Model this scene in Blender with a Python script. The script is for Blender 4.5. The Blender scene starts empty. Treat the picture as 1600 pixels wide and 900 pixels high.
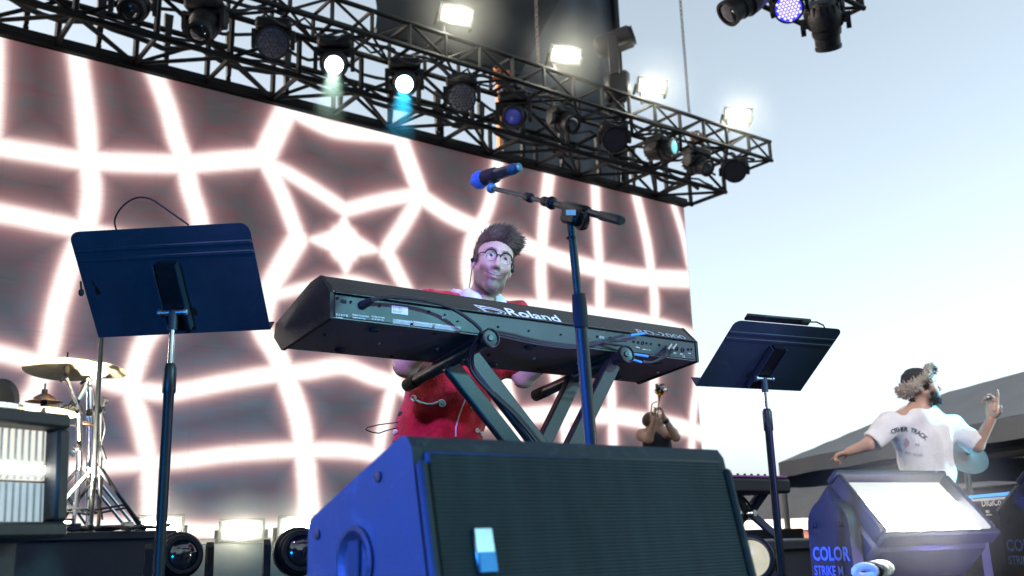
import bpy, bmesh, math, random
import numpy as np
from mathutils import Vector, Matrix
from mathutils.bvhtree import BVHTree

R_ = math.radians
sc = bpy.context.scene
COL = sc.collection
rng = random.Random(7)

# ------------------------------------------------------------------ camera
CZ = 0.45                                    # camera height above the stage deck (z = 0)
FPX = 35.0 / 36.0 * 1600.0                   # focal length in photo pixels
def _axes(pitch=14.2, roll=1.7, yaw=37.5):
    p, y, r = R_(pitch), R_(90 - yaw), R_(roll)
    fw = Vector((math.cos(y) * math.cos(p), math.sin(y) * math.cos(p), math.sin(p)))
    ri = fw.cross(Vector((0, 0, 1))).normalized()
    up = ri.cross(fw)
    rr = ri * math.cos(r) - up * math.sin(r)
    return rr, rr.cross(fw), fw
CR, CU, CF = _axes()
CAM = Vector((0, 0, CZ))
cd = bpy.data.cameras.new('camera'); cam = bpy.data.objects.new('camera', cd); COL.objects.link(cam)
cd.lens = 35; cd.sensor_width = 36; cd.clip_start = 0.05; cd.clip_end = 3000
cd.dof.use_dof = True; cd.dof.focus_distance = 3.25; cd.dof.aperture_fstop = 4.5
m = Matrix.Identity(4)
for i in range(3):
    m[i][0], m[i][1], m[i][2], m[i][3] = CR[i], CU[i], -CF[i], CAM[i]
cam.matrix_world = m
sc.camera = cam
def ray(px, py): return CF + CR * ((px - 800) / FPX) - CU * ((py - 450) / FPX)
def P(px, py, d): return CAM + ray(px, py) * d
def PY(px, py, Y): r = ray(px, py); return CAM + r * (Y / r.y)
def PX(px, py, X): r = ray(px, py); return CAM + r * (X / r.x)
def PZ(px, py, Z): r = ray(px, py); return CAM + r * ((Z - CZ) / r.z)

# ------------------------------------------------------------------ sky, sun, exposure
SUN_ELEV, SUN_AZ = 8.0, 307.0                # low evening sun, behind the video wall to the left
w = bpy.data.worlds.new('World'); sc.world = w; w.use_nodes = True
nt = w.node_tree; bg = nt.nodes['Background']
sky = nt.nodes.new('ShaderNodeTexSky'); sky.sky_type = 'NISHITA'; sky.sun_disc = False
sky.sun_elevation = R_(SUN_ELEV); sky.sun_rotation = R_(SUN_AZ)
sky.air_density = .5; sky.dust_density = 3.0; sky.ozone_density = .5; sky.altitude = 100
hs = nt.nodes.new('ShaderNodeHueSaturation'); hs.inputs['Hue'].default_value = .475; hs.inputs['Saturation'].default_value = .53
nt.links.new(sky.outputs[0], hs.inputs['Color']); nt.links.new(hs.outputs[0], bg.inputs[0]); bg.inputs[1].default_value = 0.15
sl = bpy.data.lights.new('sun', 'SUN'); sun = bpy.data.objects.new('sun', sl); COL.objects.link(sun)
sl.energy = 0.5; sl.angle = R_(10); sl.color = (1, .84, .66)
_a = R_(SUN_AZ)
sun.rotation_euler = Vector((math.sin(_a) * math.cos(R_(SUN_ELEV)), math.cos(_a) * math.cos(R_(SUN_ELEV)), math.sin(R_(SUN_ELEV)))).to_track_quat('Z', 'Y').to_euler()
sc.view_settings.view_transform = 'Standard'; sc.view_settings.look = 'None'
sc.view_settings.exposure = 1.97; sc.view_settings.gamma = 1.0
sc.cycles.use_denoising = True
sc.cycles.max_bounces = 6; sc.cycles.diffuse_bounces = 3; sc.cycles.glossy_bounces = 3
sc.cycles.transparent_max_bounces = 8; sc.cycles.volume_bounces = 0
sc.cycles.sample_clamp_indirect = 4.0; sc.cycles.caustics_reflective = False; sc.cycles.caustics_refractive = False

def spot(name, loc, target, power, color, size=40, blend=.5, rad=.08):
    l = bpy.data.lights.new(name, 'SPOT'); o = bpy.data.objects.new(name, l); COL.objects.link(o)
    l.energy = power; l.color = color; l.spot_size = R_(size); l.spot_blend = blend; l.shadow_soft_size = rad
    o.location = loc; o.rotation_euler = (Vector(target) - Vector(loc)).to_track_quat('-Z', 'Y').to_euler()
    return o
# stage wash: the show's own blue, cyan and violet lamps (front truss, stage-left floor, mid truss), plus two added fills
spot('blue_side_wash', (-3.5, 1.75, 1.65), (1.6, 1.5, .25), 1600, (.03, .12, 1), 17.5, .6, .12)
spot('blue_floor_wash', (-1.9, .6, .2), (1.2, 2.7, 1.2), 110, (.0, .24, .85), 70, .6, .12)
spot('cyan_front_wash', (4.6, -3.4, 3.2), (1.95, 2.7, 1.25), 560, (.16, .57, .68), 25, .7, .15)
spot('violet_side_wash', (-2.4, -.6, 4.2), (2.1, 2.9, 1.45), 560, (.38, .24, 1), 20, .7, .12)
spot('violet_floor_wash', (3.2, .95, .12), (2.25, 2.5, 1.0), 22, (.30, .22, 1), 60, .7, .1)
spot('cyan_low_wash', (2.4, -3.0, 2.0), (1.0, 1.1, .42), 150, (.02, .5, .66), 17, .7, .15)
spot('added_face_fill', (.6, -5.5, 3.6), (2.17, 2.95, 1.5), 330, (.55, .74, 1), 9, .7, .15)  # fill spot added to brighten the keyboard player's face
spot('added_shirt_fill', (3.6, -6.0, 5.0), (6.35, 3.85, 1.05), 900, (1, .88, .86), 13, .6, .2)  # fill spot added to brighten the white shirt
spot('cyan_side_wash', (10.5, 1.0, 3.2), (6.6, 3.75, 1.25), 1700, (.10, .6, .9), 24, .7, .15)

# ------------------------------------------------------------------ mesh building
class MB:
    def __init__(s): s.v = []; s.f = []
    def add(s, vs, fs):
        b = len(s.v); s.v += [Vector(v) for v in vs]; s.f += [tuple(i + b for i in f) for f in fs]; return s
    def box(s, c, size, M=None, bev=0.0):
        c = Vector(c); h = [d / 2 for d in size]; M = M or Matrix.Identity(3)
        if bev <= 0:
            vs = [c + M @ Vector((sx * h[0], sy * h[1], sz * h[2])) for sx in (-1, 1) for sy in (-1, 1) for sz in (-1, 1)]
            return s.add(vs, [(0, 1, 3, 2), (4, 6, 7, 5), (0, 4, 5, 1), (2, 3, 7, 6), (0, 2, 6, 4), (1, 5, 7, 3)])
        b = min(bev, min(h) * .98); vs = []; ix = {}
        for sx in (-1, 1):
            for sy in (-1, 1):
                for sz in (-1, 1):
                    for a in range(3):
                        q = [sx * (h[0] - b), sy * (h[1] - b), sz * (h[2] - b)]
                        q[a] = (sx, sy, sz)[a] * h[a]
                        ix[(sx, sy, sz, a)] = len(vs); vs.append(Vector(q))
        fs = []
        for a in range(3):
            o1, o2 = (a + 1) % 3, (a + 2) % 3
            for sg in (-1, 1):
                cyc = []
                for u, v_ in ((-1, -1), (1, -1), (1, 1), (-1, 1)):
                    k = [0, 0, 0]; k[a] = sg; k[o1] = u; k[o2] = v_
                    cyc.append(ix[(k[0], k[1], k[2], a)])
                fs.append(tuple(cyc if sg > 0 else cyc[::-1]))
            for u in (-1, 1):
                for v_ in (-1, 1):
                    k0 = [0, 0, 0]; k0[a] = -1; k0[o1] = u; k0[o2] = v_
                    k1 = list(k0); k1[a] = 1
                    f = [ix[(*k0, o1)], ix[(*k1, o1)], ix[(*k1, o2)], ix[(*k0, o2)]]
                    fs.append(tuple(f if u * v_ > 0 else f[::-1]))
        for sx in (-1, 1):
            for sy in (-1, 1):
                for sz in (-1, 1):
                    f = [ix[(sx, sy, sz, a)] for a in range(3)]
                    fs.append(tuple(f if sx * sy * sz > 0 else f[::-1]))
        return s.add([c + M @ v for v in vs], fs)
    @staticmethod
    def frame(d):
        d = Vector(d).normalized()
        u = d.cross(Vector((0, 0, 1)))
        if u.length < 1e-4: u = Vector((1, 0, 0))
        u.normalize(); return u, d.cross(u).normalized(), d
    def tube(s, a, b, r0, r1=None, n=12):
        a, b = Vector(a), Vector(b); r1 = r0 if r1 is None else r1
        u, v, d = s.frame(b - a); vs = []
        for c, r in ((a, r0), (b, r1)):
            for i in range(n):
                t = 2 * math.pi * i / n; vs.append(c + (u * math.cos(t) + v * math.sin(t)) * r)
        fs = [(i, (i + 1) % n, n + (i + 1) % n, n + i) for i in range(n)]
        fs += [tuple(range(n))[::-1], tuple(range(n, 2 * n))]
        return s.add(vs, fs)
    def bar(s, a, b, w, h, side=None, bev=0.0):
        a, b = Vector(a), Vector(b); d = (b - a)
        z = d.normalized(); x = Vector(side) if side is not None else s.frame(z)[0]
        x = (x - z * x.dot(z)).normalized(); y = z.cross(x)
        M = Matrix((x, y, z)).transposed()
        return s.box((a + b) / 2, (w, h, d.length), M, bev)
    def path(s, pts, r, n=8, closed=False):
        pts = [Vector(p) for p in pts]; N = len(pts); rs = r if isinstance(r, (list, tuple)) else [r] * N
        T = []
        for i in range(N):
            a = pts[(i - 1) % N] if (closed or i > 0) else pts[i]; b = pts[(i + 1) % N] if (closed or i < N - 1) else pts[i]
            T.append((b - a).normalized())
        u, v, _ = s.frame(T[0]); vs = []
        for i in range(N):
            u = (u - T[i] * u.dot(T[i])).normalized(); v = T[i].cross(u)
            for k in range(n):
                t = 2 * math.pi * k / n; vs.append(pts[i] + (u * math.cos(t) + v * math.sin(t)) * rs[i])
        fs = []
        for i in range(N if closed else N - 1):
            j = (i + 1) % N
            fs += [(i * n + k, i * n + (k + 1) % n, j * n + (k + 1) % n, j * n + k) for k in range(n)]
        if not closed: fs += [tuple(range(n))[::-1], tuple(range((N - 1) * n, N * n))]
        return s.add(vs, fs)
    def lathe(s, prof, o, axis=(0, 0, 1), n=24, cap0=True, cap1=True):
        o = Vector(o); u, v, d = s.frame(axis); vs = []
        for r, z in prof:
            for i in range(n):
                t = 2 * math.pi * i / n; vs.append(o + d * z + (u * math.cos(t) + v * math.sin(t)) * max(r, 1e-5))
        fs = []
        for j in range(len(prof) - 1):
            fs += [(j * n + i, j * n + (i + 1) % n, (j + 1) * n + (i + 1) % n, (j + 1) * n + i) for i in range(n)]
        if cap0: fs.append(tuple(range(n))[::-1])
        if cap1: fs.append(tuple(range((len(prof) - 1) * n, len(prof) * n)))
        return s.add(vs, fs)
    def prism(s, poly, o, ux, uy, uz, t):
        o, ux, uy, uz = Vector(o), Vector(ux), Vector(uy), Vector(uz); n = len(poly)
        vs = [o + ux * x + uy * y for x, y in poly] + [o + ux * x + uy * y + uz * t for x, y in poly]
        fs = [tuple(range(n))[::-1], tuple(range(n, 2 * n))] + [(i, (i + 1) % n, n + (i + 1) % n, n + i) for i in range(n)]
        return s.add(vs, fs)
    def ball(s, c, r, n=16, M=None):
        c = Vector(c); r = (r, r, r) if isinstance(r, (int, float)) else r; M = M or Matrix.Identity(3)
        vs = []; k = n // 2
        for j in range(k + 1):
            p = math.pi * j / k
            for i in range(n):
                t = 2 * math.pi * i / n
                vs.append(c + M @ Vector((r[0] * math.sin(p) * math.cos(t), r[1] * math.sin(p) * math.sin(t), r[2] * math.cos(p))))
        fs = [(j * n + i, (j + 1) * n + i, (j + 1) * n + (i + 1) % n, j * n + (i + 1) % n) for j in range(k) for i in range(n)]
        return s.add(vs, fs)
    def obj(s, name, mat, parent=None, local=False, sharp=40):
        me = bpy.data.meshes.new(name)
        off = Vector((0, 0, 0)) if local else wloc(parent)
        me.from_pydata([v - off for v in s.v], [], s.f)
        bm = bmesh.new(); bm.from_mesh(me)
        bmesh.ops.remove_doubles(bm, verts=bm.verts, dist=1e-6)
        bmesh.ops.recalc_face_normals(bm, faces=bm.faces); bm.to_mesh(me); bm.free()
        return mesh_obj(name, me, mat, parent, sharp)
def mesh_obj(name, me, mat, parent=None, sharp=40):
    o = bpy.data.objects.new(name, me); COL.objects.link(o); o.parent = parent
    if mat is not None: me.materials.append(mat)
    me.polygons.foreach_set('use_smooth', [True] * len(me.polygons))
    if sharp is not None: me.set_sharp_from_angle(angle=R_(sharp))
    return o
def wloc(o):
    v = Vector((0, 0, 0))
    while o is not None: v += o.location; o = o.parent
    return v
def tag(o, label, cat, group=None, kind=None):
    if label: o['label'] = label
    if cat: o['category'] = cat
    if group: o['group'] = group
    if kind: o['kind'] = kind
    return o
def thing(name, label, cat, loc=(0, 0, 0), group=None):
    o = bpy.data.objects.new(name, None); COL.objects.link(o); o.location = loc; o.empty_display_size = .1
    return tag(o, label, cat, group)
def copy_tree(o, parent=None):
    c = o.copy(); COL.objects.link(c); c.parent = parent
    for ch in [x for x in list(COL.objects) if x.parent is o]: copy_tree(ch, c)
    return c
def rows(*vs): return Matrix(vs).transposed()      # axis vectors -> column matrix

# ------------------------------------------------------------------ materials
def mat(name, col, rough=.5, metal=0., var=.15, scale=12., bump=0., bscale=60., spec=.5, coat=0., sheen=0., stretch=None, scuff=0.):
    M = bpy.data.materials.new(name); M.use_nodes = True; t = M.node_tree; L = t.links
    b = t.nodes['Principled BSDF']; b.inputs['Roughness'].default_value = rough; b.inputs['Metallic'].default_value = metal
    b.inputs['Specular IOR Level'].default_value = spec
    if coat: b.inputs['Coat Weight'].default_value = coat
    if sheen: b.inputs['Sheen Weight'].default_value = sheen; b.inputs['Sheen Roughness'].default_value = .4
    tc = t.nodes.new('ShaderNodeTexCoord'); src = tc.outputs['Object']
    if stretch:
        mp = t.nodes.new('ShaderNodeMapping'); mp.inputs['Scale'].default_value = stretch; L.new(src, mp.inputs[0]); src = mp.outputs[0]
    n = t.nodes.new('ShaderNodeTexNoise'); n.inputs['Scale'].default_value = scale; n.inputs['Detail'].default_value = 6; n.inputs['Roughness'].default_value = .65
    L.new(src, n.inputs['Vector'])
    r = t.nodes.new('ShaderNodeValToRGB'); c = Vector(col)
    r.color_ramp.elements[0].position = .3; r.color_ramp.elements[1].position = .72
    r.color_ramp.elements[0].color = (*[max(0, x * (1 - var)) for x in c], 1); r.color_ramp.elements[1].color = (*[min(1, x * (1 + var)) for x in c], 1)
    L.new(n.outputs['Fac'], r.inputs[0]); L.new(r.outputs[0], b.inputs['Base Color'])
    if scuff:      # worn specks and rubs where the paint has gone pale
        n3_ = t.nodes.new('ShaderNodeTexNoise'); n3_.inputs['Scale'].default_value = 9; n3_.inputs['Detail'].default_value = 10; n3_.inputs['Roughness'].default_value = .78; n3_.inputs['Distortion'].default_value = 1.2; L.new(tc.outputs['Object'], n3_.inputs['Vector'])
        r3 = t.nodes.new('ShaderNodeValToRGB'); r3.color_ramp.elements[0].position = .55; r3.color_ramp.elements[1].position = .70; L.new(n3_.outputs['Fac'], r3.inputs[0])
        m3 = t.nodes.new('ShaderNodeMath'); m3.operation = 'MULTIPLY'; m3.inputs[1].default_value = scuff; L.new(r3.outputs[0], m3.inputs[0])
        x3 = t.nodes.new('ShaderNodeMixRGB'); x3.inputs[2].default_value = (.13, .125, .12, 1); L.new(m3.outputs[0], x3.inputs[0]); L.new(r.outputs[0], x3.inputs[1]); L.new(x3.outputs[0], b.inputs['Base Color'])
    mr = t.nodes.new('ShaderNodeMapRange'); mr.inputs['To Min'].default_value = max(.03, rough - .1); mr.inputs['To Max'].default_value = min(1, rough + .12)
    L.new(n.outputs['Fac'], mr.inputs['Value']); L.new(mr.outputs[0], b.inputs['Roughness'])
    if bump:
        n2 = t.nodes.new('ShaderNodeTexNoise'); n2.inputs['Scale'].default_value = bscale; n2.inputs['Detail'].default_value = 4
        L.new(src, n2.inputs['Vector'])
        bp = t.nodes.new('ShaderNodeBump'); bp.inputs['Strength'].default_value = bump; bp.inputs['Distance'].default_value = .01
        L.new(n2.outputs['Fac'], bp.inputs['Height']); L.new(bp.outputs[0], b.inputs['Normal'])
    return M
def emis(name, col, strength):
    M = bpy.data.materials.new(name); M.use_nodes = True; t = M.node_tree
    b = t.nodes['Principled BSDF']; b.inputs['Base Color'].default_value = (.08, .08, .08, 1); b.inputs['Roughness'].default_value = .25
    b.inputs['Emission Color'].default_value = (*col, 1)
    # slight unevenness across the emitter
    tc = t.nodes.new('ShaderNodeTexCoord'); n = t.nodes.new('ShaderNodeTexNoise'); n.inputs['Scale'].default_value = 25
    t.links.new(tc.outputs['Object'], n.inputs['Vector'])
    mr = t.nodes.new('ShaderNodeMapRange'); mr.inputs['To Min'].default_value = strength * .85; mr.inputs['To Max'].default_value = strength * 1.15
    t.links.new(n.outputs['Fac'], mr.inputs['Value']); t.links.new(mr.outputs[0], b.inputs['Emission Strength'])
    return M
def colattr(name, rough=.5, spec=.4, bump=0., bscale=120., sheen=0., sss=0., var=.06):
    M = bpy.data.materials.new(name); M.use_nodes = True; t = M.node_tree; b = t.nodes['Principled BSDF']
    a = t.nodes.new('ShaderNodeVertexColor'); a.layer_name = 'Col'
    tc = t.nodes.new('ShaderNodeTexCoord'); n = t.nodes.new('ShaderNodeTexNoise'); n.inputs['Scale'].default_value = bscale; n.inputs['Detail'].default_value = 5
    t.links.new(tc.outputs['Object'], n.inputs['Vector'])
    mr = t.nodes.new('ShaderNodeMapRange'); mr.inputs['To Min'].default_value = 1 - var; mr.inputs['To Max'].default_value = 1 + var; t.links.new(n.outputs['Fac'], mr.inputs['Value'])
    mx = t.nodes.new('ShaderNodeVectorMath'); mx.operation = 'SCALE'; t.links.new(a.outputs['Color'], mx.inputs[0]); t.links.new(mr.outputs[0], mx.inputs['Scale'])
    t.links.new(mx.outputs[0], b.inputs['Base Color'])
    b.inputs['Roughness'].default_value = rough; b.inputs['Specular IOR Level'].default_value = spec
    if sss: b.inputs['Subsurface Weight'].default_value = sss; b.inputs['Subsurface Radius'].default_value = (.012, .004, .002); b.inputs['Subsurface Scale'].default_value = 1
    if sheen: b.inputs['Sheen Weight'].default_value = sheen
    if bump:
        bp = t.nodes.new('ShaderNodeBump'); bp.inputs['Strength'].default_value = bump; bp.inputs['Distance'].default_value = .004
        t.links.new(n.outputs['Fac'], bp.inputs['Height']); t.links.new(bp.outputs[0], b.inputs['Normal'])
    return M

K = dict(
    black=mat('black_metal', (.008, .008, .009), .42, .2, .3, 9, .08, 90, scuff=0.2),
    truss=mat('black_truss_paint', (.006, .006, .006), .6, 0, .4, 6, .1, 50, spec=.25),
    plastic=mat('black_plastic', (.007, .007, .008), .5, 0, .25, 10, .12, 200, spec=.35),
    rubber=mat('rubber', (.008, .008, .009), .8, 0, .2, 20),
    cable=mat('cable_rubber', (.012, .012, .014), .55, 0, .3, 20),
    housing=mat('grey_housing', (.022, .023, .021), .5, .1, .2, 14, .1, 150, scuff=0.25),
    kb_top=mat('brushed_panel', (.085, .08, .07), .27, .9, .28, 9, .03, 300, stretch=(.5, 60, 60)),
    kb_back=mat('keyboard_back', (.022, .024, .026), .45, 0, .12, 9, .06, 300),
    kb_base=mat('keyboard_underside', (.085, .078, .074), .42, .3, .2, 5, .05, 100, scuff=0.4),
    stand=mat('stand_paint', (.024, .027, .027), .38, .25, .15, 12, .05, 150, scuff=0.3),
    tray=mat('tray_paint', (.022, .035, .05), .5, .1, .15, 8, .1, 260, scuff=0.18),
    chrome=mat('chrome', (.7, .71, .73), .14, 1, .12, 8),
    steel=mat('steel', (.45, .46, .47), .3, 1, .2, 14),
    brass=mat('bronze_cymbal', (.82, .67, .42), .42, .6, .28, 7, .15, 40),
    copper=mat('copper_cymbal', (.5, .27, .16), .35, 1, .3, 9, .15, 50),
    gold=mat('trumpet_brass', (.75, .5, .16), .18, 1, .2, 12),
    white=mat('white_print', (.78, .8, .8), .5, 0, .05, 20),
    grey_print=mat('grey_print', (.34, .36, .36), .5, 0, .1, 30),
    label=mat('label_paper', (.7, .72, .72), .6, 0, .1, 60),
    blue_tape=mat('blue_sleeve', (.04, .28, .62), .45, 0, .12, 30),
    wedge=mat('speaker_paint', (.014, .016, .019), .66, 0, .25, 16, .14, 240, scuff=0.45),
    worn=mat('bare_ply_edge', (.12, .1, .08), .7, 0, .3, 14, .4, 70),
    deck=mat('deck_black', (.02, .02, .021), .65, 0, .35, 3, .2, 25),
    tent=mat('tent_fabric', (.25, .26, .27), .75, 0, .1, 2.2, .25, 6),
    tent_in=mat('tent_frame', (.4, .4, .4), .45, .6, .1, 10),
    roof=mat('dark_roof', (.05, .052, .056), .8, 0, .3, 3, .3, 12),
    gutter=mat('white_gutter', (.75, .75, .73), .5, 0, .06, 4),
    cover=mat('tower_cover', (.035, .045, .058), .7, 0, .25, .7, .35, 2.5),
    orange=mat('orange_strap', (.55, .17, .05), .6, 0, .2, 4),
    glassb=mat('lens_glass', (.01, .012, .016), .06, 0, .2, 8, spec=.9, coat=1),
)

# ================================================================== SETTING
g = MB().box((0, 0, -1.55), (900, 900, .1)).obj('ground', mat('asphalt', (.06, .06, .062), .85, 0, .3, .6, .3, 8))
tag(g, None, None, kind='structure')
st = MB().box((3.0, 5.8, -.06), (17.0, 12.4, .12)).obj('stage_floor', K['deck']); tag(st, None, None, kind='structure')
sk = MB().box((3.0, 5.8, -.80), (16.8, 12.2, 1.34)).obj('stage_skirt_wall', K['deck']); tag(sk, None, None, kind='structure')
rd = MB().box((5.2, 8.65, .245), (9.5, 2.3, .486), bev=.012).obj('rear_platform', K['deck'])
tag(rd, 'low black platform running along the foot of the video wall', 'platform')
def riser(name, c, size, label):
    t = thing(name, label, 'riser', (c[0], c[1], 0))
    MB().box((c[0], c[1], size[2] - .02), (size[0], size[1], .04), bev=.006).obj('deck_top', K['deck'], t)
    MB().box((c[0], c[1], size[2] / 2 - .021), (size[0] - .06, size[1] - .06, size[2] - .042)).obj('skirt', K['deck'], t)
    for sx in (-1, 1):
        for sy in (-1, 1):
            MB().box((c[0] + sx * (size[0] / 2 - .0255), c[1] + sy * (size[1] / 2 - .0255), size[2] / 2 - .022), (.05, .05, size[2] - .044), bev=.005).obj('leg', K['steel'], t)
    return t
DR = .545
riser('drum_riser', (.68, 5.75), (2.05, 1.6, DR), 'black drum riser under the cymbal stands')
# ------------------------------------------------------------------ LED wall
YW = 10.37; XR = 11.48; XL = -3.2; ZT = 5.10 + CZ; ZB = .55
LINES = [
 ([(-4, 50), (-4, 130), (-9, 230)], 7), ([(119, 75), (128, 137), (135, 197), (138, 246), (143, 295), (140, 330), (133, 358), (110, 414), (89, 483), (77, 542), (60, 604), (42, 640), (36, 720), (36, 800)], 13),
 ([(238, 105), (261, 165), (276, 218), (289, 253), (297, 295), (308, 330), (314, 360), (318, 400), (300, 450), (262, 492), (232, 524), (216, 560), (206, 606), (220, 660), (232, 720), (236, 780), (238, 830)], 12.5),
 ([(-120, 205), (0, 230), (70, 241), (140, 251), (280, 256), (350, 251), (413, 246)], 13), ([(-120, 312), (0, 333), (70, 347), (133, 361), (250, 395), (350, 430), (420, 465)], 13),
 ([(413, 246), (434, 200), (451, 165), (466, 130)], 16), ([(451, 168), (469, 178), (515, 200), (551, 206), (593, 209), (625, 214)], 12), ([(610, 195), (625, 217), (640, 257), (657, 303)], 13),
 ([(416, 253), (451, 271), (497, 299), (540, 328)], 9), ([(540, 328), (593, 314), (654, 303)], 9), ([(419, 260), (440, 303), (465, 370)], 11), ([(465, 374), (444, 410), (423, 449), (410, 500), (412, 520), (432, 552), (452, 604), (468, 652), (476, 708), (482, 780), (484, 830)], 15),
 ([(650, 317), (629, 353), (604, 392), (608, 399), (625, 434), (640, 462)], 10), ([(657, 306), (700, 335), (746, 356), (820, 383), (870, 403), (920, 417), (953, 425), (1003, 433), (1090, 437)], 12),
 ([(779, 245), (770, 297), (758, 337), (740, 363), (730, 400), (730, 440), (740, 480), (735, 540)], 8.5), ([(859, 265), (850, 340), (847, 387), (845, 427), (848, 470), (855, 520), (868, 590), (878, 624), (886, 690)], 9),
 ([(930, 285), (933, 357), (937, 423), (938, 487), (946, 540), (954, 600), (956, 640), (958, 700), (958, 800)], 7.5), ([(994, 305), (1010, 373), (1018, 427), (1023, 467), (1023, 500), (1024, 560), (1022, 590), (1021, 640), (1022, 760)], 7.5),
 ([(1052, 318), (1067, 367), (1076, 410), (1090, 480)], 4.5), ([(640, 470), (720, 470), (797, 477), (853, 480), (903, 487), (970, 497), (1037, 510), (1092, 530)], 10), ([(425, 462), (480, 449), (520, 442), (560, 440), (640, 470)], 7),
 ([(-90, 535), (0, 552), (40, 562), (120, 580), (192, 604), (256, 614), (300, 608), (360, 596), (432, 584), (480, 580), (536, 572), (580, 588), (616, 600), (700, 640)], 11), ([(-60, 745), (88, 734), (160, 728), (224, 724), (280, 720), (360, 710), (440, 704), (480, 703), (540, 704), (592, 712), (660, 730)], 10),
 ([(-60, 812), (80, 818), (220, 822), (312, 829), (420, 829), (472, 827), (600, 826), (900, 815)], 9), ([(630, 560), (612, 610), (600, 660), (592, 705), (590, 800)], 8),
 ([(700, 640), (748, 655), (820, 650), (860, 646), (900, 648), (960, 650), (1000, 656), (1050, 664), (1080, 672), (1110, 684)], 11), ([(786, 540), (793, 605), (802, 640), (810, 700)], 8), ([(1092, 560), (1088, 610), (1083, 650), (1080, 720)], 6),
 ([(538, 379), (538, 338)], (24, 1)), ([(538, 379), (592, 392)], (24, 1)), ([(538, 379), (541, 428)], (25, 1)), ([(538, 379), (484, 374)], (24, 1)), ([(538, 376), (538, 386)], 25),
 # the picture goes on past the edge of the frame
 ([(-60, 20), (-80, 140), (-70, 260), (-110, 380), (-150, 520), (-130, 760)], 13), ([(-120, 205), (-260, 180), (-420, 190)], 13), ([(-120, 312), (-260, 330), (-420, 300)], 13), ([(-90, 535), (-250, 500), (-420, 520)], 12), ([(-60, 745), (-250, 760), (-420, 750)], 10), ([(-250, 0), (-260, 180), (-255, 330), (-250, 500), (-250, 760)], 13)]
def led_field(X, Z):
    best = np.full(X.shape, 99.0)
    for pts, hw in LINES:
        h0, h1 = hw if isinstance(hw, tuple) else (hw, hw)
        pl = []
        for i, (px, py) in enumerate(pts):
            t = i / max(1, len(pts) - 1); q = PY(px, py, YW); dep = (q - CAM).dot(CF)
            pl.append((q.x, q.z, (h0 + (h1 - h0) * t) * dep / FPX))
        # Catmull-Rom subdivision keeps the light bands curved
        if len(pl) > 2:
            a = np.array([pl[0]] + pl + [pl[-1]]); out = []
            for i in range(1, len(a) - 2):
                for t in (0, .25, .5, .75):
                    p0, p1, p2, p3 = a[i - 1], a[i], a[i + 1], a[i + 2]
                    out.append(.5 * (2 * p1 + (p2 - p0) * t + (2 * p0 - 5 * p1 + 4 * p2 - p3) * t * t + (3 * p1 - p0 - 3 * p2 + p3) * t ** 3))
            pl = out + [a[-1]]
        for (x0, z0, w0), (x1, z1, w1) in zip(pl[:-1], pl[1:]):
            dx, dz = x1 - x0, z1 - z0; L2 = dx * dx + dz * dz + 1e-9
            t = np.clip(((X - x0) * dx + (Z - z0) * dz) / L2, 0, 1)
            d = np.hypot(X - x0 - t * dx, Z - z0 - t * dz) - (w0 + (w1 - w0) * t)
            best = np.minimum(best, d)          # metres outside the lit band
    return best
nx, nz = 470, 170
gx, gz = np.meshgrid(np.linspace(XL, XR, nx), np.linspace(ZB, ZT, nz), indexing='ij')
fld = led_field(gx, gz)
wall = thing('video_wall', 'huge lit video wall showing a glowing white web on dark maroon', 'video wall', ((XL + XR) / 2, YW, ZB))
me = bpy.data.meshes.new('display_face')
o3 = wloc(wall)
vv = np.stack([gx.ravel() - o3.x, np.zeros(nx * nz), gz.ravel() - o3.z], 1)
ii = np.arange(nx * nz).reshape(nx, nz)
ff = np.stack([ii[:-1, :-1], ii[1:, :-1], ii[1:, 1:], ii[:-1, 1:]], -1).reshape(-1, 4)
me.from_pydata(vv.tolist(), [], ff.tolist())
at = me.attributes.new('band', 'FLOAT', 'POINT'); at.data.foreach_set('value', fld.ravel().astype(np.float32))
M = bpy.data.materials.new('led_picture'); M.use_nodes = True; t = M.node_tree; L = t.links
b = t.nodes['Principled BSDF']; b.inputs['Base Color'].default_value = (.02, .02, .022, 1); b.inputs['Roughness'].default_value = .6
N = lambda k: t.nodes.new('ShaderNode' + k)
at_ = N('Attribute'); at_.attribute_name = 'band'
tc = N('TexCoord'); mp = N('Mapping'); mp.inputs['Scale'].default_value = (.9, 1, 3.2); L.new(tc.outputs['Object'], mp.inputs[0])
n1 = N('TexNoise'); n1.inputs['Scale'].default_value = 3.5; n1.inputs['Detail'].default_value = 7; n1.inputs['Roughness'].default_value = .7; L.new(mp.outputs[0], n1.inputs['Vector'])
mp2 = N('Mapping'); mp2.inputs['Scale'].default_value = (1.2, 1, 26); L.new(tc.outputs['Object'], mp2.inputs[0])
n2 = N('TexNoise'); n2.inputs['Scale'].default_value = 3; n2.inputs['Detail'].default_value = 3; L.new(mp2.outputs[0], n2.inputs['Vector'])
n3 = N('TexNoise'); n3.inputs['Scale'].default_value = .55; n3.inputs['Detail'].default_value = 1; L.new(tc.outputs['Object'], n3.inputs['Vector'])
wob = N('MapRange'); wob.inputs['To Min'].default_value = -.05; wob.inputs['To Max'].default_value = .05; L.new(n1.outputs['Fac'], wob.inputs['Value'])
wob2 = N('MapRange'); wob2.inputs['To Min'].default_value = -.05; wob2.inputs['To Max'].default_value = .05; L.new(n2.outputs['Fac'], wob2.inputs['Value'])
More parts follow.
